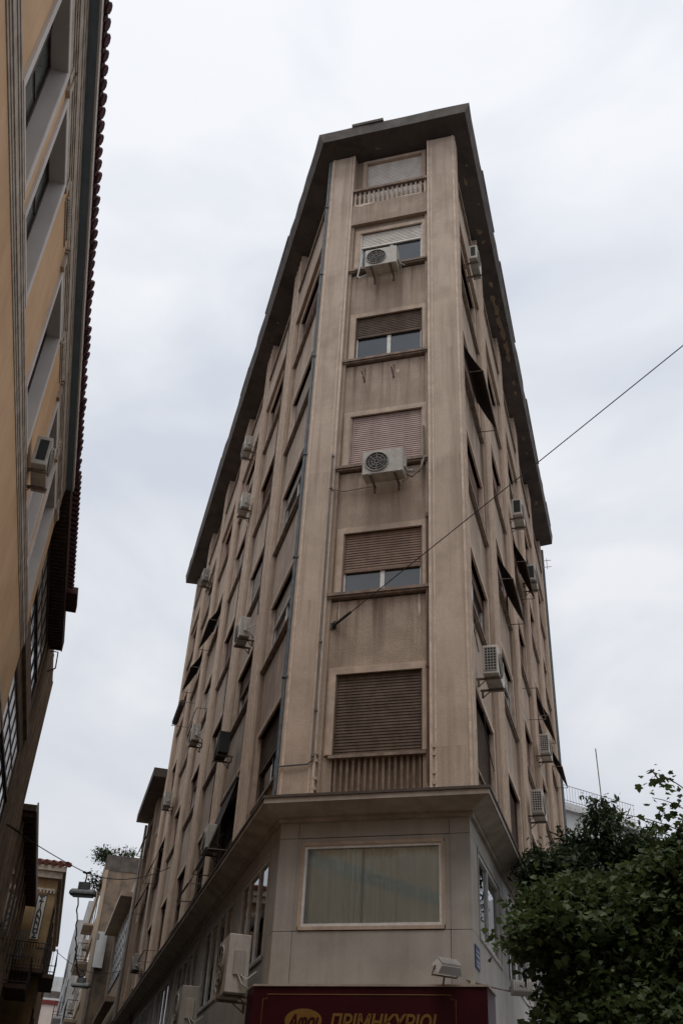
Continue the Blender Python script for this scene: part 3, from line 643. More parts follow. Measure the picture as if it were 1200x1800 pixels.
# floodlights
def floodlight(P, rz, tilt, label):
    e = empty("floodlight", P, label, "floodlight", "floodlights above the shop sign")
    def X(b):
        M = Matrix.Rotation(rz, 4, 'Z') @ Matrix.Rotation(tilt, 4, 'X')
        b.v = [P + (M @ v) for v in b.v]; return b
    b = MB(); b.add([(-.15, -.05, -.08), (.15, -.05, -.08), (.15, -.05, .08), (-.15, -.05, .08), (-.19, .05, -.11), (.19, .05, -.11), (.19, .05, .11), (-.19, .05, .11)], [(3, 2, 1, 0), (4, 5, 6, 7), (0, 1, 5, 4), (1, 2, 6, 5), (2, 3, 7, 6), (3, 0, 4, 7)])
    for i in range(11): x = -.14 + .28 * i / 10; b.box(x - .004, x + .004, -.085, -.03, -.075, .075)
    X(b).build("housing", FLOODM, e)
    b = MB(); b.box(-.165, .165, .051, .056, -.09, .09); X(b).build("glass", GLP, e)
    b = MB(); b.tube([(-.2, 0, 0), (-.2, .14, 0), (.2, .14, 0), (.2, 0, 0)], .012, 6); b.tube([(0, .14, 0), (0, .24, -.04)], .014, 6); X(b).build("bracket", BRK, e)
floodlight(FF.P(2.80, .34, 4.26), R_(25), R_(-50), "small white ribbed floodlight tilted above the right end of the red sign")
floodlight(FR.P(1.38, .42, 4.3), R_(-8), R_(-12), "white ribbed floodlight sticking out of the right wall beside the leaves")
t = MB(); t.tube([FF.P(3.0, .0, 4.15), FR.P(.5, .08, 4.15), FR.P(1.8, .25, 4.3)], .012, 6); tag(t.build("iron_rod", BRK), "rusty rod along the wall leading to the right floodlight", "rod")
# street name plaque
pq = empty("street_plaque", FR.P(.3, -.09, 4.5), "small blue street name plaque on the right corner of the mezzanine wall", "sign")
b = MB(); b.fb(FR, .16, .56, -.098, -.085, 4.36, 4.66); b.build("plate", BLUE, pq)
b = MB()
for z, s0, s1 in ((4.59, .22, .5), (4.53, .2, .52), (4.45, .24, .48), (4.40, .26, .46)): 
    s = s0
    while s < s1: b.fb(FR, s, s + .016, -.084, -.082, z - .015, z + .012); s += .026
b.build("lettering", SIGNW, pq)

# ------------------------------------------------------------------ cables and street lamps
def sag(a, b_, d, n=24): return [a.lerp(b_, i / n) + Vector((0, 0, -4 * d * (i / n) * (1 - i / n))) for i in range(n + 1)]
A0 = FF.P(.735, -.10, 9.99); 
B0 = Vector((7.29, 7.55, 13.23))
t = MB(); t.tube(sag(A0, B0, .02), .0085, 6); t.tube([A0, A0.lerp(B0, .04)], .025, 6); t.tube([A0 + Vector((0, .05, 0)), A0 + Vector((0, -.06, -.01))], .018, 8); t.fb(FF, .69, .78, -.12, -.10, 9.93, 10.05); t.tube([A0 + Vector((-.04, -.05, 0)), A0 + Vector((.02, -.08, .05)), A0 + Vector((.08, -.06, .02))], .012, 6)
tag(t.build("cable", WIRE), "thin steel cable rising from the front wall to the upper right", "cable")
t = MB(); t.tube([Vector((B0.x, B0.y, 0)), Vector((B0.x, B0.y, 13.4))], .11, 10, .06); tag(t.build("cable_pole", PIPG), "tall thin steel pole holding the far end of the front wall cable", "pole")
LA = FB(2.2).P(24.42, 0, 8.50); LM = Vector((-6.24, 27.0, 8.40)); LB_ = FL.P(16.19, 0.03, 9.78)
t = MB(); t.tube(sag(LA, LM, .05), .012, 6); t.tube(sag(LM, LB_, .25), .012, 6); t.tube([LA.lerp(LM, .02), LA.lerp(LM, .16)], .025, 6)
tag(t.build("cable", WIRE), "thin cable across the side street carrying the nearer hanging lamp", "cable")
def lamp(P, label, sc=1.0):
    e = empty("hanging_street_lamp", P, label, "street lamp", "hanging street lamps")
    ax = Vector((1, .0, 0)); b = MB()
    n = 14; prof = [(math.cos(math.pi * i / n) * .17, math.sin(math.pi * i / n) * .15) for i in range(n + 1)]
    for y0, y1, s0, s1 in ((-.34, -.29, .75, 1), (-.29, .29, 1, 1), (.29, .34, 1, .75)):
        vs = []; 
        for (x, s_) in ((y0, s0), (y1, s1)):
            vs += [P + Vector((x, px * s_, -.56 + pz * s_)) * sc for px, pz in prof]
        k = n + 1; b.add(vs, [(i, i + 1, k + i + 1, k + i) for i in range(n)] + [tuple(range(k)), tuple(range(2 * k - 1, k - 1, -1)), (0, k, 2 * k - 1, k - 1)])
    b.build("lamp_shade", LAMPM, e)
    b = MB(); b.box(-.14, .14, -.1, .1, -.43, -.25); b.v = [P + v * sc for v in b.v]; b.build("gear_box", LAMPM, e)
    b = MB(); b.box(-.27, .27, -.13, .13, -.60, -.565); b.v = [P + v * sc for v in b.v]; b.build("glass", GLG, e)
    b = MB(); b.tube([P + Vector((0, 0, -.25 * sc)), P + Vector((.02, 0, -.1)), P + Vector((0, 0, .02))], .022, 6); b.tube([P + Vector((-.1, 0, .03)), P, P + Vector((.1, 0, .03))], .03, 6); b.build("hanger", WIRE, e)
lamp(LM, "grey hanging street lamp over the side street, nearer one with the box on top")
L2 = Vector((-8.66, 40, 8.15)); lamp(L2, "grey hanging street lamp farther down the side street, lower in view")
t = MB(); t.tube(sag(FB(1.2).P(43, 0, 9.4), L2, .1), .012, 6); t.tube(sag(L2, FL.P(29.5, .1, 8.9), .1), .012, 6)
tag(t.build("cable", WIRE), "thin cable carrying the farther hanging lamp", "cable")
t = MB(); pts = sag(LM + Vector((-.15, .2, -.6)), L2 + Vector((.1, 0, .05)), .9, 40); pts = [p + Vector((.02 * math.sin(i * 2.1), 0, .02 * math.cos(i * 2.1))) for i, p in enumerate(pts)]
t.tube(pts, .02, 6); tag(t.build("cable", WIRE), "twisted black cable hanging down from the nearer lamp to the farther lamp", "cable")

# ------------------------------------------------------------------ ochre building on the left
FO = FB(2.0)
oc = empty("ochre_townhouse", FO.P(8, -2, 0), "ochre neoclassical house with grey mouldings and red roof tiles along the left edge", "building")
OW = [(-8.4, -7.3), (-5.6, -4.5), (-3.9, -2.8), (-1.2, -.1), (1.0, 2.1), (3.2, 4.3), (5.78, 6.89), (7.34, 8.46), (10.1, 11.31), (12.94, 14.06), (14.65, 15.95)]
zs0, zh0 = 9.92, 12.03; oe = 16.9
wl_ = MB(); wl_.fb(FO, -14, oe, -.4, 0, 0, 9.44); wl_.fb(FO, -14, oe, -.4, 0, 9.44, zs0); wl_.fb(FO, -14, oe, -.4, 0, zh0, 13.2)
pv = -14
for a, b_ in OW + [(oe, oe)]: wl_.fb(FO, pv, a, -.4, 0, zs0, zh0); pv = b_
wl_.build("wall", OCH, oc)
b = MB(); b.fb(FO, -14, oe, -9, -.401, 0, 13.2); b.build("rear_block", OCH, oc)
b = MB()
for z0, z1, n in ((9.44, 9.50, .012), (9.50, 9.56, .022), (9.56, 9.68, .035), (9.68, 9.74, .045), (9.74, 9.79, .055)): b.fb(FO, -14, oe, .0, n, z0 + .001, z1)
for z0, z1, n in ((7.80, 7.95, .03), (7.95, 8.02, .05), (7.7, 7.8, .015)): b.fb(FO, -14, oe, .0, n, z0 + .001, z1)
b.build("string_course", GST, oc)
b = MB()
for z0, z1, n in ((12.56, 12.70, .010), (12.70, 12.80, .02), (12.80, 12.98, .014), (12.98, 13.08, .026), (13.08, 13.2, .034)): b.fb(FO, -14, oe, -.0, n, z0 + .001, z1)
b.build("cornice", GST, oc)
b = MB(); b.fb(FO, -14, oe + .1, -.2, .155, 13.2, 13.26); b.build("soffit", SOB, oc)
b = MB(); b.fb(FO, -14, oe + .1, .156, .185, 13.19, 13.36); b.fb(FO, -14, oe + .1, -.2, .156, 13.262, 13.36); b.build("gutter", LIL, oc)
tl = MB(); s = -14
while s < oe + .1:
    ja, jb = rf_.uniform(-.018, .018), rf_.uniform(-.012, .012); tl.tube([FO.P(s + jb, .25 + ja, 13.40 + jb), FO.P(s, -.9, 13.75)], .082 + rf_.uniform(-.008, .006), 8); tl.tube([FO.P(s + .105, .22, 13.36), FO.P(s + .105, -.9, 13.7)], .05, 6); s += .21
tl.fb(FO, -14, oe + .1, .0, .215, 13.37, 13.42); rfo = tl.build("roof_tiles", TILE, oc)
b = MB(); P = FO.P; b.add([P(-14, .17, 13.37), P(oe + .1, .17, 13.37), P(oe + .1, -4.5, 15.0), P(-14, -4.5, 15.0), P(-14, -9, 13.3), P(oe + .1, -9, 13.3), P(-14, -4.5, 13.3), P(oe + .1, -4.5, 13.3)], [(0, 1, 2, 3), (3, 2, 5, 4), (0, 3, 6), (1, 7, 2), (3, 4, 6), (2, 7, 5)]); b.build("roof", TILE, oc)
for i, (a, b_) in enumerate(OW):
    t = MB(); q = .10
    for (x0, x1) in ((a - q, a), (b_, b_ + q)): t.fb(FO, x0, x1, .0, .035, zs0, zh0 + q); 
    t.fb(FO, a, b_, .0, .035, zh0, zh0 + q)
    # reveals
    t.fb(FO, a, a + .015, -.2, .03, zs0, zh0); t.fb(FO, b_ - .015, b_, -.2, .03, zs0, zh0); t.fb(FO, a + .015, b_ - .015, -.2, .03, zh0 - .015, zh0 - .001)
    t.fb(FO, a - q - .03, b_ + q + .03, -.15, .045, zs0 - .05, zs0 - .001)
    w = t.build("window", LIL, oc)
    s_ = MB(); n0, n1 = -.21, -.16; e = .07; s_.fb(FO, a, a + e, n0, n1, zs0, zh0); s_.fb(FO, b_ - e, b_, n0, n1, zs0, zh0); s_.fb(FO, a, b_, n0, n1 - .001, zh0 - e, zh0); s_.fb(FO, a, b_, n0, n1 - .001, zs0, zs0 + e)
    mm = (a + b_) / 2; s_.fb(FO, mm - .05, mm + .05, n0, n1 + .01, zs0, zh0); s_.fb(FO, a, b_, n0, n1 - .01, zs0 + 1.35, zs0 + 1.41); s_.build("frame", BRS, w)
    p_ = MB(); p_.fb(FO, a + .05, b_ - .05, -.20, -.185, zs0 + .05, zh0 - .05); p_.build("pane", GLG, w)
    hd = MB(); hd.fb(FO, a - .16, b_ + .16, .0, .03, 12.16, 12.32); hd.fb(FO, a - .18, b_ + .18, .0, .045, 12.32, 12.37); hd.fb(FO, a - .20, b_ + .20, .0, .06, 12.37, 12.42); hd.fb(FO, a - .22, b_ + .22, .0, .075, 12.42, 12.46)
    for c in (a - .14, b_ + .14): hd.fb(FO, c - .05, c + .05, .0, .05, 12.08, 12.32)
    hd.build("hood", GST, w)
for (a, b_) in ((8.9, 9.7), (11.7, 12.6), (4.7, 5.4), (16.2, 16.85), (2.4, 2.9)):
    t = MB(); n = int((b_ - a) / .05)
    for i in range(n):
        s0 = a + i * .05; t.tube([FO.P(s0, .02, 12.30), FO.P(s0 + .03, .05, 12.36), FO.P(s0 + .07, .02, 12.44)], .022, 5)
    t.fb(FO, a, b_, .0, .02, 12.25, 12.28); t.fb(FO, a, b_, .0, .02, 12.46, 12.50)
    t.build("rope_frieze", GST, oc)
place_ac(FO, 11.95, 9.86, 'open', "cream air conditioner with a black side opening on the ochre house", n=-.03, w=.72, h=.50, d=.22)

# ------------------------------------------------------------------ industrial building beyond it
F2 = FB(2.24)
ib = empty("workshop_building", F2.P(23, -3, 0), "brown building with large gridded factory windows, just beyond the ochre house", "building")
b = MB(); s0, s1 = 16.92, 28.6
WB = [(17.3, 23.9, 11.3, 13.15), (17.3, 23.9, 8.2, 10.15), (17.3, 23.9, 4.6, 6.9)]
zz = 0
for a, c, z0, z1 in sorted(WB, key=lambda q: q[2]):
    b.fb(F2, s0, s1, -.3, 0, zz, z0); b.fb(F2, s0, a, -.3, 0, z0, z1); b.fb(F2, c, s1, -.3, 0, z0, z1); zz = z1
b.fb(F2, s0, s1, -.3, 0, zz, 14.1); b.fb(F2, s0, s1, -8, -.301, 0, 14.05)
for s in (24.3, 24.8, 25.3, 26.3, 27.3, 28.2): b.fb(F2, s, s + .12, 0, .05, 3, 13.9)
for z in (7.4, 10.5): b.fb(F2, s0, 24.2, 0, .08, z, z + .25)
b.build("wall", BRW, ib)
b = MB(); b.fb(F2, 17.0, 24.6, 0, .34, 13.22, 13.40); s = 17.05
while s < 24.5: b.fb(F2, s, s + .05, 0, .33, 13.15, 13.22); s += .17
b.fb(F2, 17.0, 24.6, .34, .37, 13.2, 13.5); b.build("eave", WOOD, ib)
tl = MB(); s = 17.0
while s < 21.6: tl.tube([F2.P(s, .50, 13.55), F2.P(s, -.4, 13.8)], .07, 6); s += .2
tl.fb(F2, 21.7, 22.7, .1, .62, 13.42, 13.6); tl.build("roof_tiles", TILE, ib)
for (a, c, z0, z1) in WB:
    t = MB(); t.fb(F2, a, c, -.06, -.01, z0, z0 + .06); t.fb(F2, a, c, -.06, -.01, z1 - .06, z1)
    n = 8
    for i in range(n + 1): s = a + (c - a) * i / n; t.fb(F2, s - .025, s + .025, -.06, -.025, z0 + .06, z1 - .06)
    zt_ = z0 + (z1 - z0) * .36; t.fb(F2, a, c, -.07, -.0, zt_ - .04, zt_ + .04)
    for z in (z0 + (z1 - z0) * .68,): t.fb(F2, a, c, -.06, -.03, z - .02, z + .02)
    w = t.build("window", BRS, ib)
    p_ = MB(); p_.fb(F2, a, c, -.055, -.045, z0, zt_); p_.build("lower_pane", GLG, w)
    p_ = MB(); p_.fb(F2, a, c, -.055, -.045, zt_, z1); p_.build("upper_pane", GLP, w)  # bright sky reflection put into the pane colour
t = MB(); t.tube([F2.P(25.3, .0, 13.5), F2.P(25.3, .22, 13.5), F2.P(25.7, .22, 13.2)], .02, 6); t.tube([F2.P(25.7, .22, 13.2), F2.P(25.8, 0, 13.1)], .02, 6); tag(t.build("wall_bracket", WIRE), "small dark metal bracket sticking out near the top of the brown building's far end", "bracket")

# ------------------------------------------------------------------ dark eaved house
F3 = FB(2.2)
hb = empty("dark_eaved_house", F3.P(34, -3, 0), "dark brown house with deep shadowy eave beyond the factory windows", "building")
b = MB(); b.fb(F3, 28.62, 40.6, -7, 0, 0, 10.1)
for s in (29.2, 31, 32.8, 34.6, 36.4, 38.2): b.fb(F3, s, s + .25, 0, .06, 2, 10.0)
b.build("wall", BRW, hb)
b = MB(); b.fb(F3, 28.6, 40.6, -.3, .35, 10.12, 10.30); s = 28.7
while s < 40: b.fb(F3, s, s + .12, 0, .33, 9.98, 10.12); s += .5
b.build("eave", WOOD, hb)
b = MB(); b.fb(F3, 28.55, 40.7, .351, .39, 10.1, 10.36); b.build("gutter", GREYR, hb)
for s in (29.7, 31.6, 33.5, 35.3, 37.2):
    for z in (7.4, 4.0):
        t = MB(); t.fb(F3, s, s + .9, -.02, .03, z, z + 1.7); w = t.build("window", BRS, hb); p_ = MB(); p_.fb(F3, s + .1, s + .42, .03, .035, z + .1, z + 1.6); p_.fb(F3, s + .48, s + .8, .03, .035, z + .1, z + 1.6); p_.build("pane", GLD, w)
# balcony with railing
def balcony(F, s0, s1, n0, n1, z, h, parent, slabm, railm, dens=.12, lattice=False):
    b = MB(); b.fb(F, s0, s1, n0, n1, z - .14, z); o = b.build("balcony", slabm, parent)
    r = MB(); P = F.P
    for zz_ in (z + h, z + .08): r.tube([P(s0, n0, zz_), P(s0, n1, zz_), P(s1, n1, zz_), P(s1, n0, zz_)], .018, 5)
    k = int((s1 - s0) / dens)
    for i in range(k + 1): s = s0 + (s1 - s0) * i / k; r.tube([P(s, n1, z), P(s, n1, z + h)], .009, 4)
    k = max(1, int(abs(n1 - n0) / dens))
    for i in range(k): q = n0 + (n1 - n0) * i / k; r.tube([P(s0, q, z), P(s0, q, z + h)], .009, 4)
    if lattice:
        for i in range(k): q = n0 + (n1 - n0) * i / k; q2 = n0 + (n1 - n0) * (i + 1) / k; r.tube([P(s0, q, z + .1), P(s0, q2, z + h)], .008, 4); r.tube([P(s0, q2, z + .1), P(s0, q, z + h)], .008, 4)
    r.build("railing", railm, o); return o
balcony(F3, 37.5, 40.4, 0, .75, 7.0, .85, hb, WOOD, WIRE)

# ------------------------------------------------------------------ yellow house with sign
F4 = FB(1.2)
yb = empty("yellow_tiled_house", F4.P(46, -3, 0), "yellow ochre house with red tiled roof behind the vertical sign", "building")
b = MB(); b.fb(F4, 41, 56, -6, 0, 0, 11.3); b.fb(F4, 40.97, 41, -1.1, -.3, 4.5, 10.9)
b.build("wall", YEL, yb)
b = MB(); b.fb(F4, 40.85, 56, -6, .12, 11.3, 11.55); b.fb(F4, 40.75, 56, -6, .22, 11.551, 11.75); s = -1.15
while s < -.1: b.fb(F4, 40.93, 41, s, s + .07, 10.75, 10.85); s += .13
b.fb(F4, 40.94, 41, -1.2, -.05, 10.85, 10.92); b.build("cornice", GST, yb)
tl = MB(); s = -6
while s < .3: tl.tube([F4.P(40.68, s, 11.83), F4.P(45, s, 12.9)], .11, 8); s += .27
tl.build("roof", TIL2, yb)
b = MB(); b.fb(F4, 40.93, 40.97, -2.6, -1.25, 8.9, 11.0); w = b.build("window", WOOD, yb); b = MB(); b.fb(F4, 40.9, 40.93, -2.4, -1.4, 9.0, 10.8); b.build("pane", GLD, w)
b = MB()
for z in range(5): b.fb(F4, 40.95, 41, -1.5, -.5, 4.6 + z * .34, 4.9 + z * .34)
b.build("quoins", YEL, yb)
for s in (42.2, 45, 48, 51):
    for z in (5.0, 8.6):
        b = MB(); b.fb(F4, s, s + 1.1, -.02, .05, z, z + 1.9); b.build("window", WOOD, yb)
balcony(F4, 40.0, 41, -1.6, .12, 7.93, .85, yb, WOOD, WIRE, .1, True)
balcony(F4, 41.0, 44.5, 0, .5, 7.93, .85, yb, WOOD, WIRE)
balcony(F4, 39.9, 41, -2.7, -1.2, 9.3, .6, yb, WOOD, WIRE)
b = MB(); b.fb(F4, 40.5, 40.53, -1.5, -.75, 8.85, 9.25); b.fb(F4, 40.5, 40.53, -1.5, -.75, 8.25, 8.84); tag(b.build("white_board", SIGNW), "white board behind the balcony railing next to the vertical sign", "board")
sn = empty("vertical_sign", F4.P(39.9, -.4, 8.86), "white vertical sign with black Greek letters on the balcony of the yellow house", "sign")
FS = Face(F4.P(39.9, -.60, 0), (F4.n.x, F4.n.y), (-F4.d.x, -F4.d.y))   # faces the camera; s runs towards the street
b = MB(); b.fb(FS, 0, .34, -.1, 0, 8.84, 10.44); b.build("board", SIGNW, sn)
b = MB()
for a in ((0, .34, 8.84, 8.87), (0, .34, 10.41, 10.44), (0, .02, 8.87, 10.41), (.32, .34, 8.87, 10.41)): b.fb(FS, a[0], a[1], 0, .012, a[2], a[3])
b.build("border", LETB, sn)
for i, ch in enumerate("ΣΙΑΝΝΗΣ"):
    vs, fs = text_mesh(ch, .26, .003, 0, 1.15, .008); q = MB(); q.add([FS.P(.17 + v.x, .006 + v.z, 10.27 - i * .213 + v.y) for v in vs], fs); q.build("letter", LETB, sn)

# ------------------------------------------------------------------ wing of the same street side, lower
wg = empty("ribbed_side_block", FL.P(26, -3, 0), "lower ribbed beige block with dark eave continuing the left facade", "building")
b = MB(); b.fb(FL, 22.97, 29.3, -8, -.12, 0, 15.0)
b.build("wall", PN, wg)
for s0, s1 in ((22.97, 23.3), (25.6, 26.5), (28.7, 29.3)):
    b = MB(); b.fb(FL, s0, s1, -.14, 0, 6.75, 15.0); pier_strips(b, FL, s0 + .02, s1 - .02, 6.75, 14.99, 3); b.build("pilaster", RIB, wg)
b = MB(); b.fb(FL, 23.1, 29.45, -1, .55, 15.0, 15.35); b.build("roof", SOF, wg)
for s0, s1 in ((23.65, 25.3), (26.8, 28.4)):
    for z in (7.68, 10.63, 13.4):
        t = MB(); t.fb(FL, s0 - .1, s1 + .1, -.13, -.07, z - .1, z); t.fb(FL, s0 - .1, s0, -.13, -.08, z, z + 1.2); t.fb(FL, s1, s1 + .1, -.13, -.08, z, z + 1.2); w = t.build("window", TR, wg)
        p_ = MB(); p_.fb(FL, s0, s1, -.13, -.11, z, z + 1.2); p_.build("pane", GLD, w)
t = MB(); t.tube([FL.P(29.4, .08, 14.9), FL.P(29.4, .08, .3)], .06, 8); tag(t.build("drain_pipe", PIPG), "grey drainpipe at the far end of the ribbed side block", "pipe")
t = MB(); t.tube([FR.P(LEN['R'] + .06, .04, 23.8), FR.P(LEN['R'] + .06, .04, .3)], .07, 8); tag(t.build("drain_pipe", PIPE), "dark drainpipe down the far edge of the right facade", "pipe")
t = MB()
for z in (22.6, 22.9): t.tube([FR.P(19.0, .0, z), FR.P(19.0, .42, z)], .013, 5)
t.tube([FR.P(19.0, .25, 22.5), FR.P(19.0, .25, 23.0)], .012, 5); tag(t.build("wall_antenna", FLOODM), "small aerial rods sticking out below the far end of the roof slab on the right", "antenna")

# glazed workshop
gw = empty("glazed_workshop", FL.P(34, -3, 0), "beige building with gridded window and thin canopy beyond the ribbed side block", "building")
b = MB(); b.fb(FL, 29.6, 39.5, -8, -.02, 0, 12.2); b.fb(FL, 29.6, 39.5, -.6, -.02, 12.2, 13.1)
b.fb(FL, 29.6, 30.6, -.02, .1, 0, 12.6); b.fb(FL, 38.9, 39.5, -.02, .1, 0, 12.6); b.build("wall", CREAM, gw)
b = MB(); b.fb(FL, 30.65, 39.5, -.02, .62, 12.1, 12.3); b.build("canopy", CREAM, gw)
for z0, z1 in ((9.3, 11.6), (4.6, 7.0)):
    t = MB(); a, c = 31.2, 38.4
    for i in range(8): s = a + (c - a) * i / 7; t.fb(FL, s - .035, s + .035, -.02, .025, z0, z1)
    for i in range(5): z = z0 + (z1 - z0) * i / 4; t.fb(FL, a, c, -.02, .02, z - .03, z + .03)
    w = t.build("window", WIRE, gw); p_ = MB(); p_.fb(FL, a, c, -.02, .01, z0, z1); p_.build("pane", GLP, w)
b = MB(); b.fb(FL, 30.8, 38.8, .1, .5, 7.9, 8.1); b.build("ledge", BRW, gw)

# tall stained party wall building
tw_ = empty("stained_apartment_block", FL.P(50, -3, 0), "apartment block with tall stained blank side wall and plants on its roof", "building")
b = MB(); b.fb(FL, 40, 40.3, -9, 1.17, 0, 15.45); b.build("side_wall", CONC, tw_); b = MB(); b.fb(FL, 39.97, 40.3, -9, 1.19, 15.45, 16.25); b.build("parapet", FAS, tw_); b = MB(); b.fb(FL, 39.95, 40.0, .98, 1.18, 6, 15.44); b.build("corner_strip", CREAM, tw_)
b = MB(); b.fb(FL, 40.3, 60, -9, 1.1, 0, 15.2); b.fb(FL, 40.3, 60, .9, 1.18, 15.2, 16.1)
for z in (6.5, 9.5, 12.5): b.fb(FL, 40.3, 60, 1.1, 1.2, z - .4, z + .5)
b.build("wall", CREAM, tw_)
for z in (7.2, 10.2, 13.2):
    for s in (41.2, 44.6, 48, 51.5, 55):
        t = MB(); t.fb(FL, s, s + 2.2, 1.08, 1.13, z, z + 1.5); w = t.build("window", BRS, tw_); p_ = MB(); p_.fb(FL, s + .1, s + 2.1, 1.131, 1.135, z + .1, z + 1.4); p_.build("pane", GLD, w)
for z in (8.6, 11.4): balcony(FL, 43.2, 47, 1.1, 1.75, z, .9, tw_, CREAM, WIRE)
b = MB(); b.fb(FL, 39.7, 40, .45, .95, 10.6, 12.3); b.build("white_flue_box", WHR, tw_)
# concrete canopies on the glazed street side farther on
t = MB(); t.tube([FL.P(39.8, .9, 11.9), FL.P(39.8, .9, 6.5)], .09, 8); t.tube([FL.P(39.8, .9, 12.2), FL.P(39.8, .9, 11.9)], .12, 8); tag(t.build("flue_pipe", PIPG), "grey metal flue pipe in front of the white box down the side street", "pipe")

for s_, n_, z_, lb in ((44.5, 1.12, 12.2, "small air conditioner high on the stained block's street front"), (49, 1.12, 9.6, "small air conditioner lower on the stained block's street front")): place_ac(FL, s_, z_, 'cover', lb, 'w', n=n_, w=.66, h=.5, d=.24)
for s_, z_ in ((41.0, 12.9), (47.6, 12.0)):
    b = MB(); b.fb(FL, s_, s_ + 2.6, 1.1, 1.75, z_ - .1, z_); b.build("canopy", CREAM, tw_)
gb = empty("grey_apartment_block", FL.P(72, -3, 0), "grey apartment block far down the side street", "building")
b = MB(); b.fb(FL, 62, 70, -8, 1.5, 0, 15.5); b.fb(FL, 70, 84, -8, 1.62, 0, 18.9); b.fb(FL, 74, 84, -8, .9, 18.9, 21.3); b.build("wall", GREYR, gb)
for z in (6, 9, 12, 15):
    for s in (63, 66.5, 71, 74.5, 78):
        if s > 70 or z < 14:
            t = MB(); t.fb(FL, s, s + 1.6, 1.5 if s < 70 else 1.6, 1.55 if s < 70 else 1.66, z, z + 1.5); t.build("window", BRS, gb)
    t = MB(); t.fb(FL, 69.94, 70, .6, 1.2, z, z + 1.5) if z > 14 else None
    if t.v: t.build("window", BRS, gb)
balcony(FL, 64, 69, 1.5, 2.1, 11.2, .9, gb, GREYR, WIRE); balcony(FL, 64, 69, 1.5, 2.1, 8.2, .9, gb, GREYR, WIRE)
eb = empty("pale_pink_building", FL.P(97, 2.5, 0), "pale pink and white building with red balcony closing the far end of the street", "building")
b = MB(); b.fb(FL, 95, 105, -2, 3.3, 0, 16.2); b.build("wall", PINKR, eb)
b = MB(); b.fb(FL, 96, 105, -2, 6, 17.2, 18.6); b.fb(FL, 95.0, 105, -2, 6, 16.3, 16.5); b.build("attic", WHR, eb)
b = MB(); b.fb(FL, 95.5, 105, -2, 6, 16.5, 17.2); b.build("attic_shade_band", FAS, eb)  # solid dark box, its colour stands in for the shaded gap
b = MB(); b.fb(FL, 94.9, 105, -2, 6, 15.9, 16.3); b.fb(FL, 94.9, 95, 3.2, 5.5, 8, 15.9); b.build("red_trim", REDM, eb)
balcony(FL, 94, 95, 3.0, 5.5, 12.5, 1, eb, WHR, REDM, .3); balcony(FL, 94, 95, 3.0, 5.5, 9.4, 1, eb, WHR, REDM, .3)

# far block on the right with roof railing
az = R_(60); FQ = Face((12.3, 49), (math.sin(az), math.cos(az)), (math.cos(az), -math.sin(az)))
fb_ = empty("pale_block_with_railing", FQ.P(6, -3, 0), "pale building with a roof terrace railing behind the trees on the right", "building")
b = MB(); b.fb(FQ, -.5, 5.2, -8, 0, 0, 18.9); b.fb(FQ, -.6, 5.3, -8, .25, 18.4, 18.6); b.fb(FQ, 5.2, 16, -8, -.2, 0, 16.0); b.build("wall", WHR, fb_)
b = MB(); b.fb(FQ, -.7, -.3, -8, .05, 18.9, 20.1); b.build("parapet", GREYR, fb_)
r = MB()
for z in (19.0, 19.8): r.tube([FQ.P(-.3, .0, z), FQ.P(5.2, .0, z)], .018, 5)
for i in range(28): r.tube([FQ.P(-.3 + i * .2, 0, 18.9), FQ.P(-.3 + i * .2, 0, 19.8)], .009, 4)
r.build("railing", PIPG, fb_)
for s in (.6, 3.2, 6):
    for z in (9, 12, 15.5): t = MB(); t.fb(FQ, s, s + 1.4, -.02, .04, z, z + 1.6); t.build("window", BRS, fb_)
t = MB(); t.tube([FQ.P(3.1, -.3, 18.9), FQ.P(3.05, -.3, 22.6)], .03, 6); tag(t.build("rooftop_mast", PIPG), "thin mast standing on the far pale roof behind the trees", "mast")

# ------------------------------------------------------------------ unseen blocks added behind the camera to shade the street
bb = empty("added_shade_block", (9, -14, 0), "plain grey block, unseen, added behind the viewpoint to shade the street", "building")
b = MB(); b.box(-3, 24, -22, -8, 0, 16.5)
for z in (3.2, 6.4, 9.6, 12.8, 16): b.box(-3.1, 24.1, -8, -7.9, z - .12, z)
b.build("wall", GREYR, bb)
for z in (3.9, 7.1, 10.3, 13.5):
    for x in range(6): t = MB(); t.box(3 + x * 3.5, 4.6 + x * 3.5, -8.02, -7.95, z, z + 1.6); t.build("window", GLD, bb)
bb = empty("added_shade_block", (-8, -24, 0), "taller grey block, unseen, added behind the viewpoint to its left for shade", "building")
b = MB(); b.box(-16, -3.2, -30, -16, 0, 20); b.build("wall", GREYR, bb)
for z in (3.9, 7.1, 10.3, 13.5, 16.6):
    for x in range(4): t = MB(); t.box(-14.5 + x * 3.5, -13 + x * 3.5, -16.02, -15.95, z, z + 1.6); t.build("window", GLD, bb)

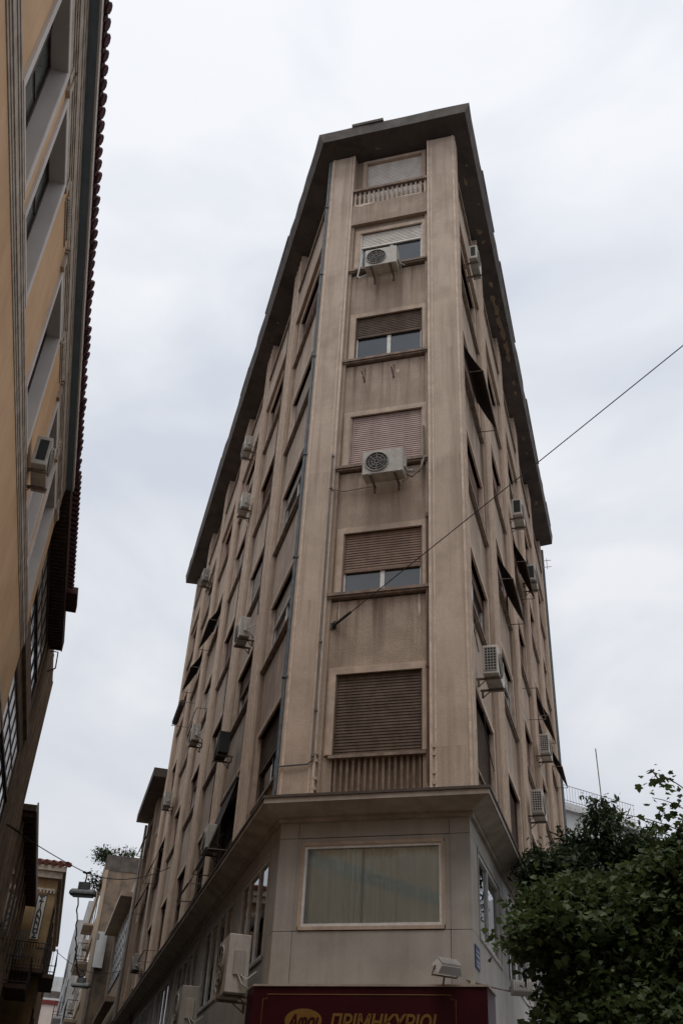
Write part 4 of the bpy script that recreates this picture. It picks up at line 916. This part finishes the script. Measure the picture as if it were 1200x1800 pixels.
# ------------------------------------------------------------------ trees
LOBE = [(0, -.42), (.22, -.44), (.44, -.26), (.34, -.12), (.55, .10), (.40, .16), (.26, .18), (.20, .36), (0, .58), (-.20, .36), (-.26, .18), (-.40, .16), (-.55, .10), (-.34, -.12), (-.44, -.26), (-.22, -.44)]
OVAL = [(0, -.5), (.16, -.15), (.15, .15), (0, .5), (-.15, .15), (-.16, -.15)]
def leaves(pts, size, shape, rg, droop=.5):
    vs, fs = [], []; n = len(shape)
    for p in pts:
        a = rg.uniform(0, 2 * math.pi); ti = rg.gauss(0, .5) ; t2 = rg.gauss(-droop, .4); s = size * rg.choice([.6, .8, 1, 1, 1.25, 1.5])
        M = Matrix.Rotation(a, 3, 'Z') @ Matrix.Rotation(t2, 3, 'X') @ Matrix.Rotation(ti, 3, 'Y')
        k = len(vs); vs.append(p + M @ Vector((0, 0, -.06 * s)))
        for (x, y) in shape: vs.append(p + M @ Vector((x * s, y * s, .12 * s * (abs(x) * 2) ** 2 - .1 * s * y * y)))
        fs += [(k, k + 1 + i, k + 1 + (i + 1) % n) for i in range(n)]
    return vs, fs
def tree(name, base, trunk_h, blobs, n, size, shape, lm, label, seed, dens=38, spread=.22, twigs=None):
    rg = random.Random(seed); e = empty(name, base, label, "tree")
    tr = MB(); base = Vector(base); top = base + Vector((.1, .1, trunk_h))
    tr.tube([base, base + Vector((.05, 0, trunk_h * .5)), top], .17, 10, .10)
    cl = []
    for c, r, wgt in blobs:
        c = Vector(c); mid = top.lerp(c, .5) + Vector((rg.uniform(-.2, .2), rg.uniform(-.2, .2), .1)); tr.tube([top, mid, c], .07, 6, .02)
        for i in range(int(9 * wgt) + 3):      # shoots that stick out of the crown
            a_ = rg.uniform(0, 2 * math.pi); el_ = rg.uniform(-.35, 1.0); dv = Vector((math.cos(a_) * math.cos(el_) * r[0], math.sin(a_) * math.cos(el_) * r[1], math.sin(el_) * r[2] * 1.1))
            p0_, p1_ = c + dv * .7, c + dv * rg.uniform(1.15, 1.55) + Vector((0, 0, .05)); tr.tube([p0_, p0_.lerp(p1_, .5) + Vector((0, 0, .03)), p1_], .009, 4, .003)
            for j in range(int(dens * .55)): cl.append(p0_.lerp(p1_, rg.uniform(0, 1.03)) + Vector((rg.gauss(0, .065), rg.gauss(0, .065), rg.gauss(0, .05))))
        for i in range(int(n * wgt / dens * .72)):
            while True:
                d = Vector([rg.uniform(-1, 1) for _ in range(3)])
                if d.length < 1: break
            q = d.length; d = d.normalized() * (q ** .5) * rg.uniform(.8, 1.15); p = c + Vector((d.x * r[0], d.y * r[1], d.z * r[2]))
            if rg.random() < .25: tr.tube([c, c.lerp(p, .6) + Vector((0, 0, .05)), p], .018, 4, .005)
            for j in range(dens):
                g_ = Vector((rg.gauss(0, spread), rg.gauss(0, spread), rg.gauss(0, spread * .6))); cl.append(p + g_)
    for (p0, p1, k) in (twigs or []):
        p0, p1 = Vector(p0), Vector(p1); tr.tube(sag(p0, p1, -.1, 6), .012, 4, .004)
        for i in range(k): q = p0.lerp(p1, rg.uniform(.1, 1.03)); cl.append(q + Vector((rg.gauss(0, .07), rg.gauss(0, .09), rg.gauss(-.02, .07))))
    tr.build("trunk", BARK, e)
    vs, fs = leaves(cl, size, shape, rg); me = bpy.data.meshes.new("crown"); L0 = e.location
    me.from_pydata([tuple(v - L0) for v in vs], [], fs); me.materials.append(lm); o = bpy.data.objects.new("crown", me); COL.objects.link(o); o.parent = e
    return e
tree("evergreen_tree", (5.5, 18.2, 0), 4.3, [((5.2, 17.8, 5.8), (1.05, 1.1, .95), 1.5), ((4.3, 17.4, 6.15), (.68, .8, .62), 1.0), ((5.1, 17.4, 7.0), (.28, .5, .7), .5), ((4.45, 17.4, 6.65), (.3, .5, .45), .35), ((4.45, 17.2, 5.3), (.5, .8, .6), .6), ((6.2, 17.6, 6.1), (.9, .9, .8), .9), ((5.8, 17.3, 5.0), (1.3, 1, .8), 1.0), ((3.95, 17.2, 6.45), (.4, .4, .2), .25), ((5.7, 17.4, 6.9), (.35, .5, .35), .3)],
     7600, .11, OVAL, LF2, "dark green small leaved tree close to the right facade, behind the plane tree", 5, spread=.15)
tree("plane_tree", (4.6, 12.6, 0), 2.6, [((3.75, 12.3, 4.2), (.7, .9, .7), 1.4), ((3.15, 12.1, 3.7), (.35, .6, .28), .4), ((2.75, 11.9, 4.2), (.35, .5, .2), .3), ((3.0, 12.4, 4.6), (.35, .5, .25), .3), ((4.6, 12.2, 4.5), (.9, .9, .7), 1.6), ((3.6, 12, 3.15), (.92, .9, .55), 1.5), ((4.6, 12, 3.4), (1.1, 1, .7), 1.6), ((5.4, 12.2, 4.2), (.9, 1, 1.0), 1.1), ((2.95, 12.6, 4.35), (.3, .5, .2), .22), ((4.65, 12.2, 5.1), (.45, .6, .3), .4), ((4.85, 12.1, 5.35), (.35, .5, .22), .14), ((4.2, 12.2, 4.95), (.35, .5, .2), .25)],
     12500, .078, LOBE, LF1, "leafy green plane tree filling the lower right corner", 9, spread=.17,
     twigs=[((4.95, 12, 5.3), (3.62, 12.0, 5.72), 46), ((4.95, 12, 5.5), (4.15, 12.0, 5.95), 50), ((4.9, 12, 5.75), (4.18, 12.0, 6.3), 42), ((4.95, 12, 5.0), (3.95, 12, 5.45), 50), ((4.8, 12, 5.6), (4.5, 12, 5.3), 30), ((4.3, 12, 6.1), (4.12, 12, 6.28), 14), ((3.0, 12, 4.1), (2.15, 11.8, 4.02), 40), ((2.9, 12, 4.0), (2.1, 11.8, 4.12), 30), ((3.2, 12, 4.5), (2.35, 11.9, 4.45), 30), ((2.8, 12, 4.05), (2.3, 11.8, 3.88), 22)])
def bush(base, r, n, label, seed):
    rg = random.Random(seed); e = empty("roof_plant", base, label, "plant", "plants on the stained roof"); base = Vector(base)
    st = MB(); pts = []
    for i in range(9):
        t_ = base + Vector((rg.uniform(-1, 1) * r, rg.uniform(-1, 1) * r, rg.uniform(.5, 1.6) * r)); st.tube([base, base.lerp(t_, .5), t_], .03, 4, .01)
        for j in range(n // 9): pts.append(t_ + Vector((rg.gauss(0, .22), rg.gauss(0, .22), rg.gauss(0, .2))))
    st.build("stem", BARK, e); vs, fs = leaves(pts, .17, OVAL, rg); me = bpy.data.meshes.new("foliage"); me.from_pydata([tuple(v - base) for v in vs], [], fs); me.materials.append(LF3); o = bpy.data.objects.new("foliage", me); COL.objects.link(o); o.parent = e
bush(FL.P(41.5, 1.1, 16.1), .42, 800, "bushy plant spilling over the outer corner of the stained roof", 1)
bush(FL.P(42, .15, 16.3), .42, 600, "small tree on the stained roof, right of the larger bush", 2)
bush(FL.P(42.5, 1.25, 14.9), .4, 500, "plant hanging below the stained roof edge on the street side", 4)
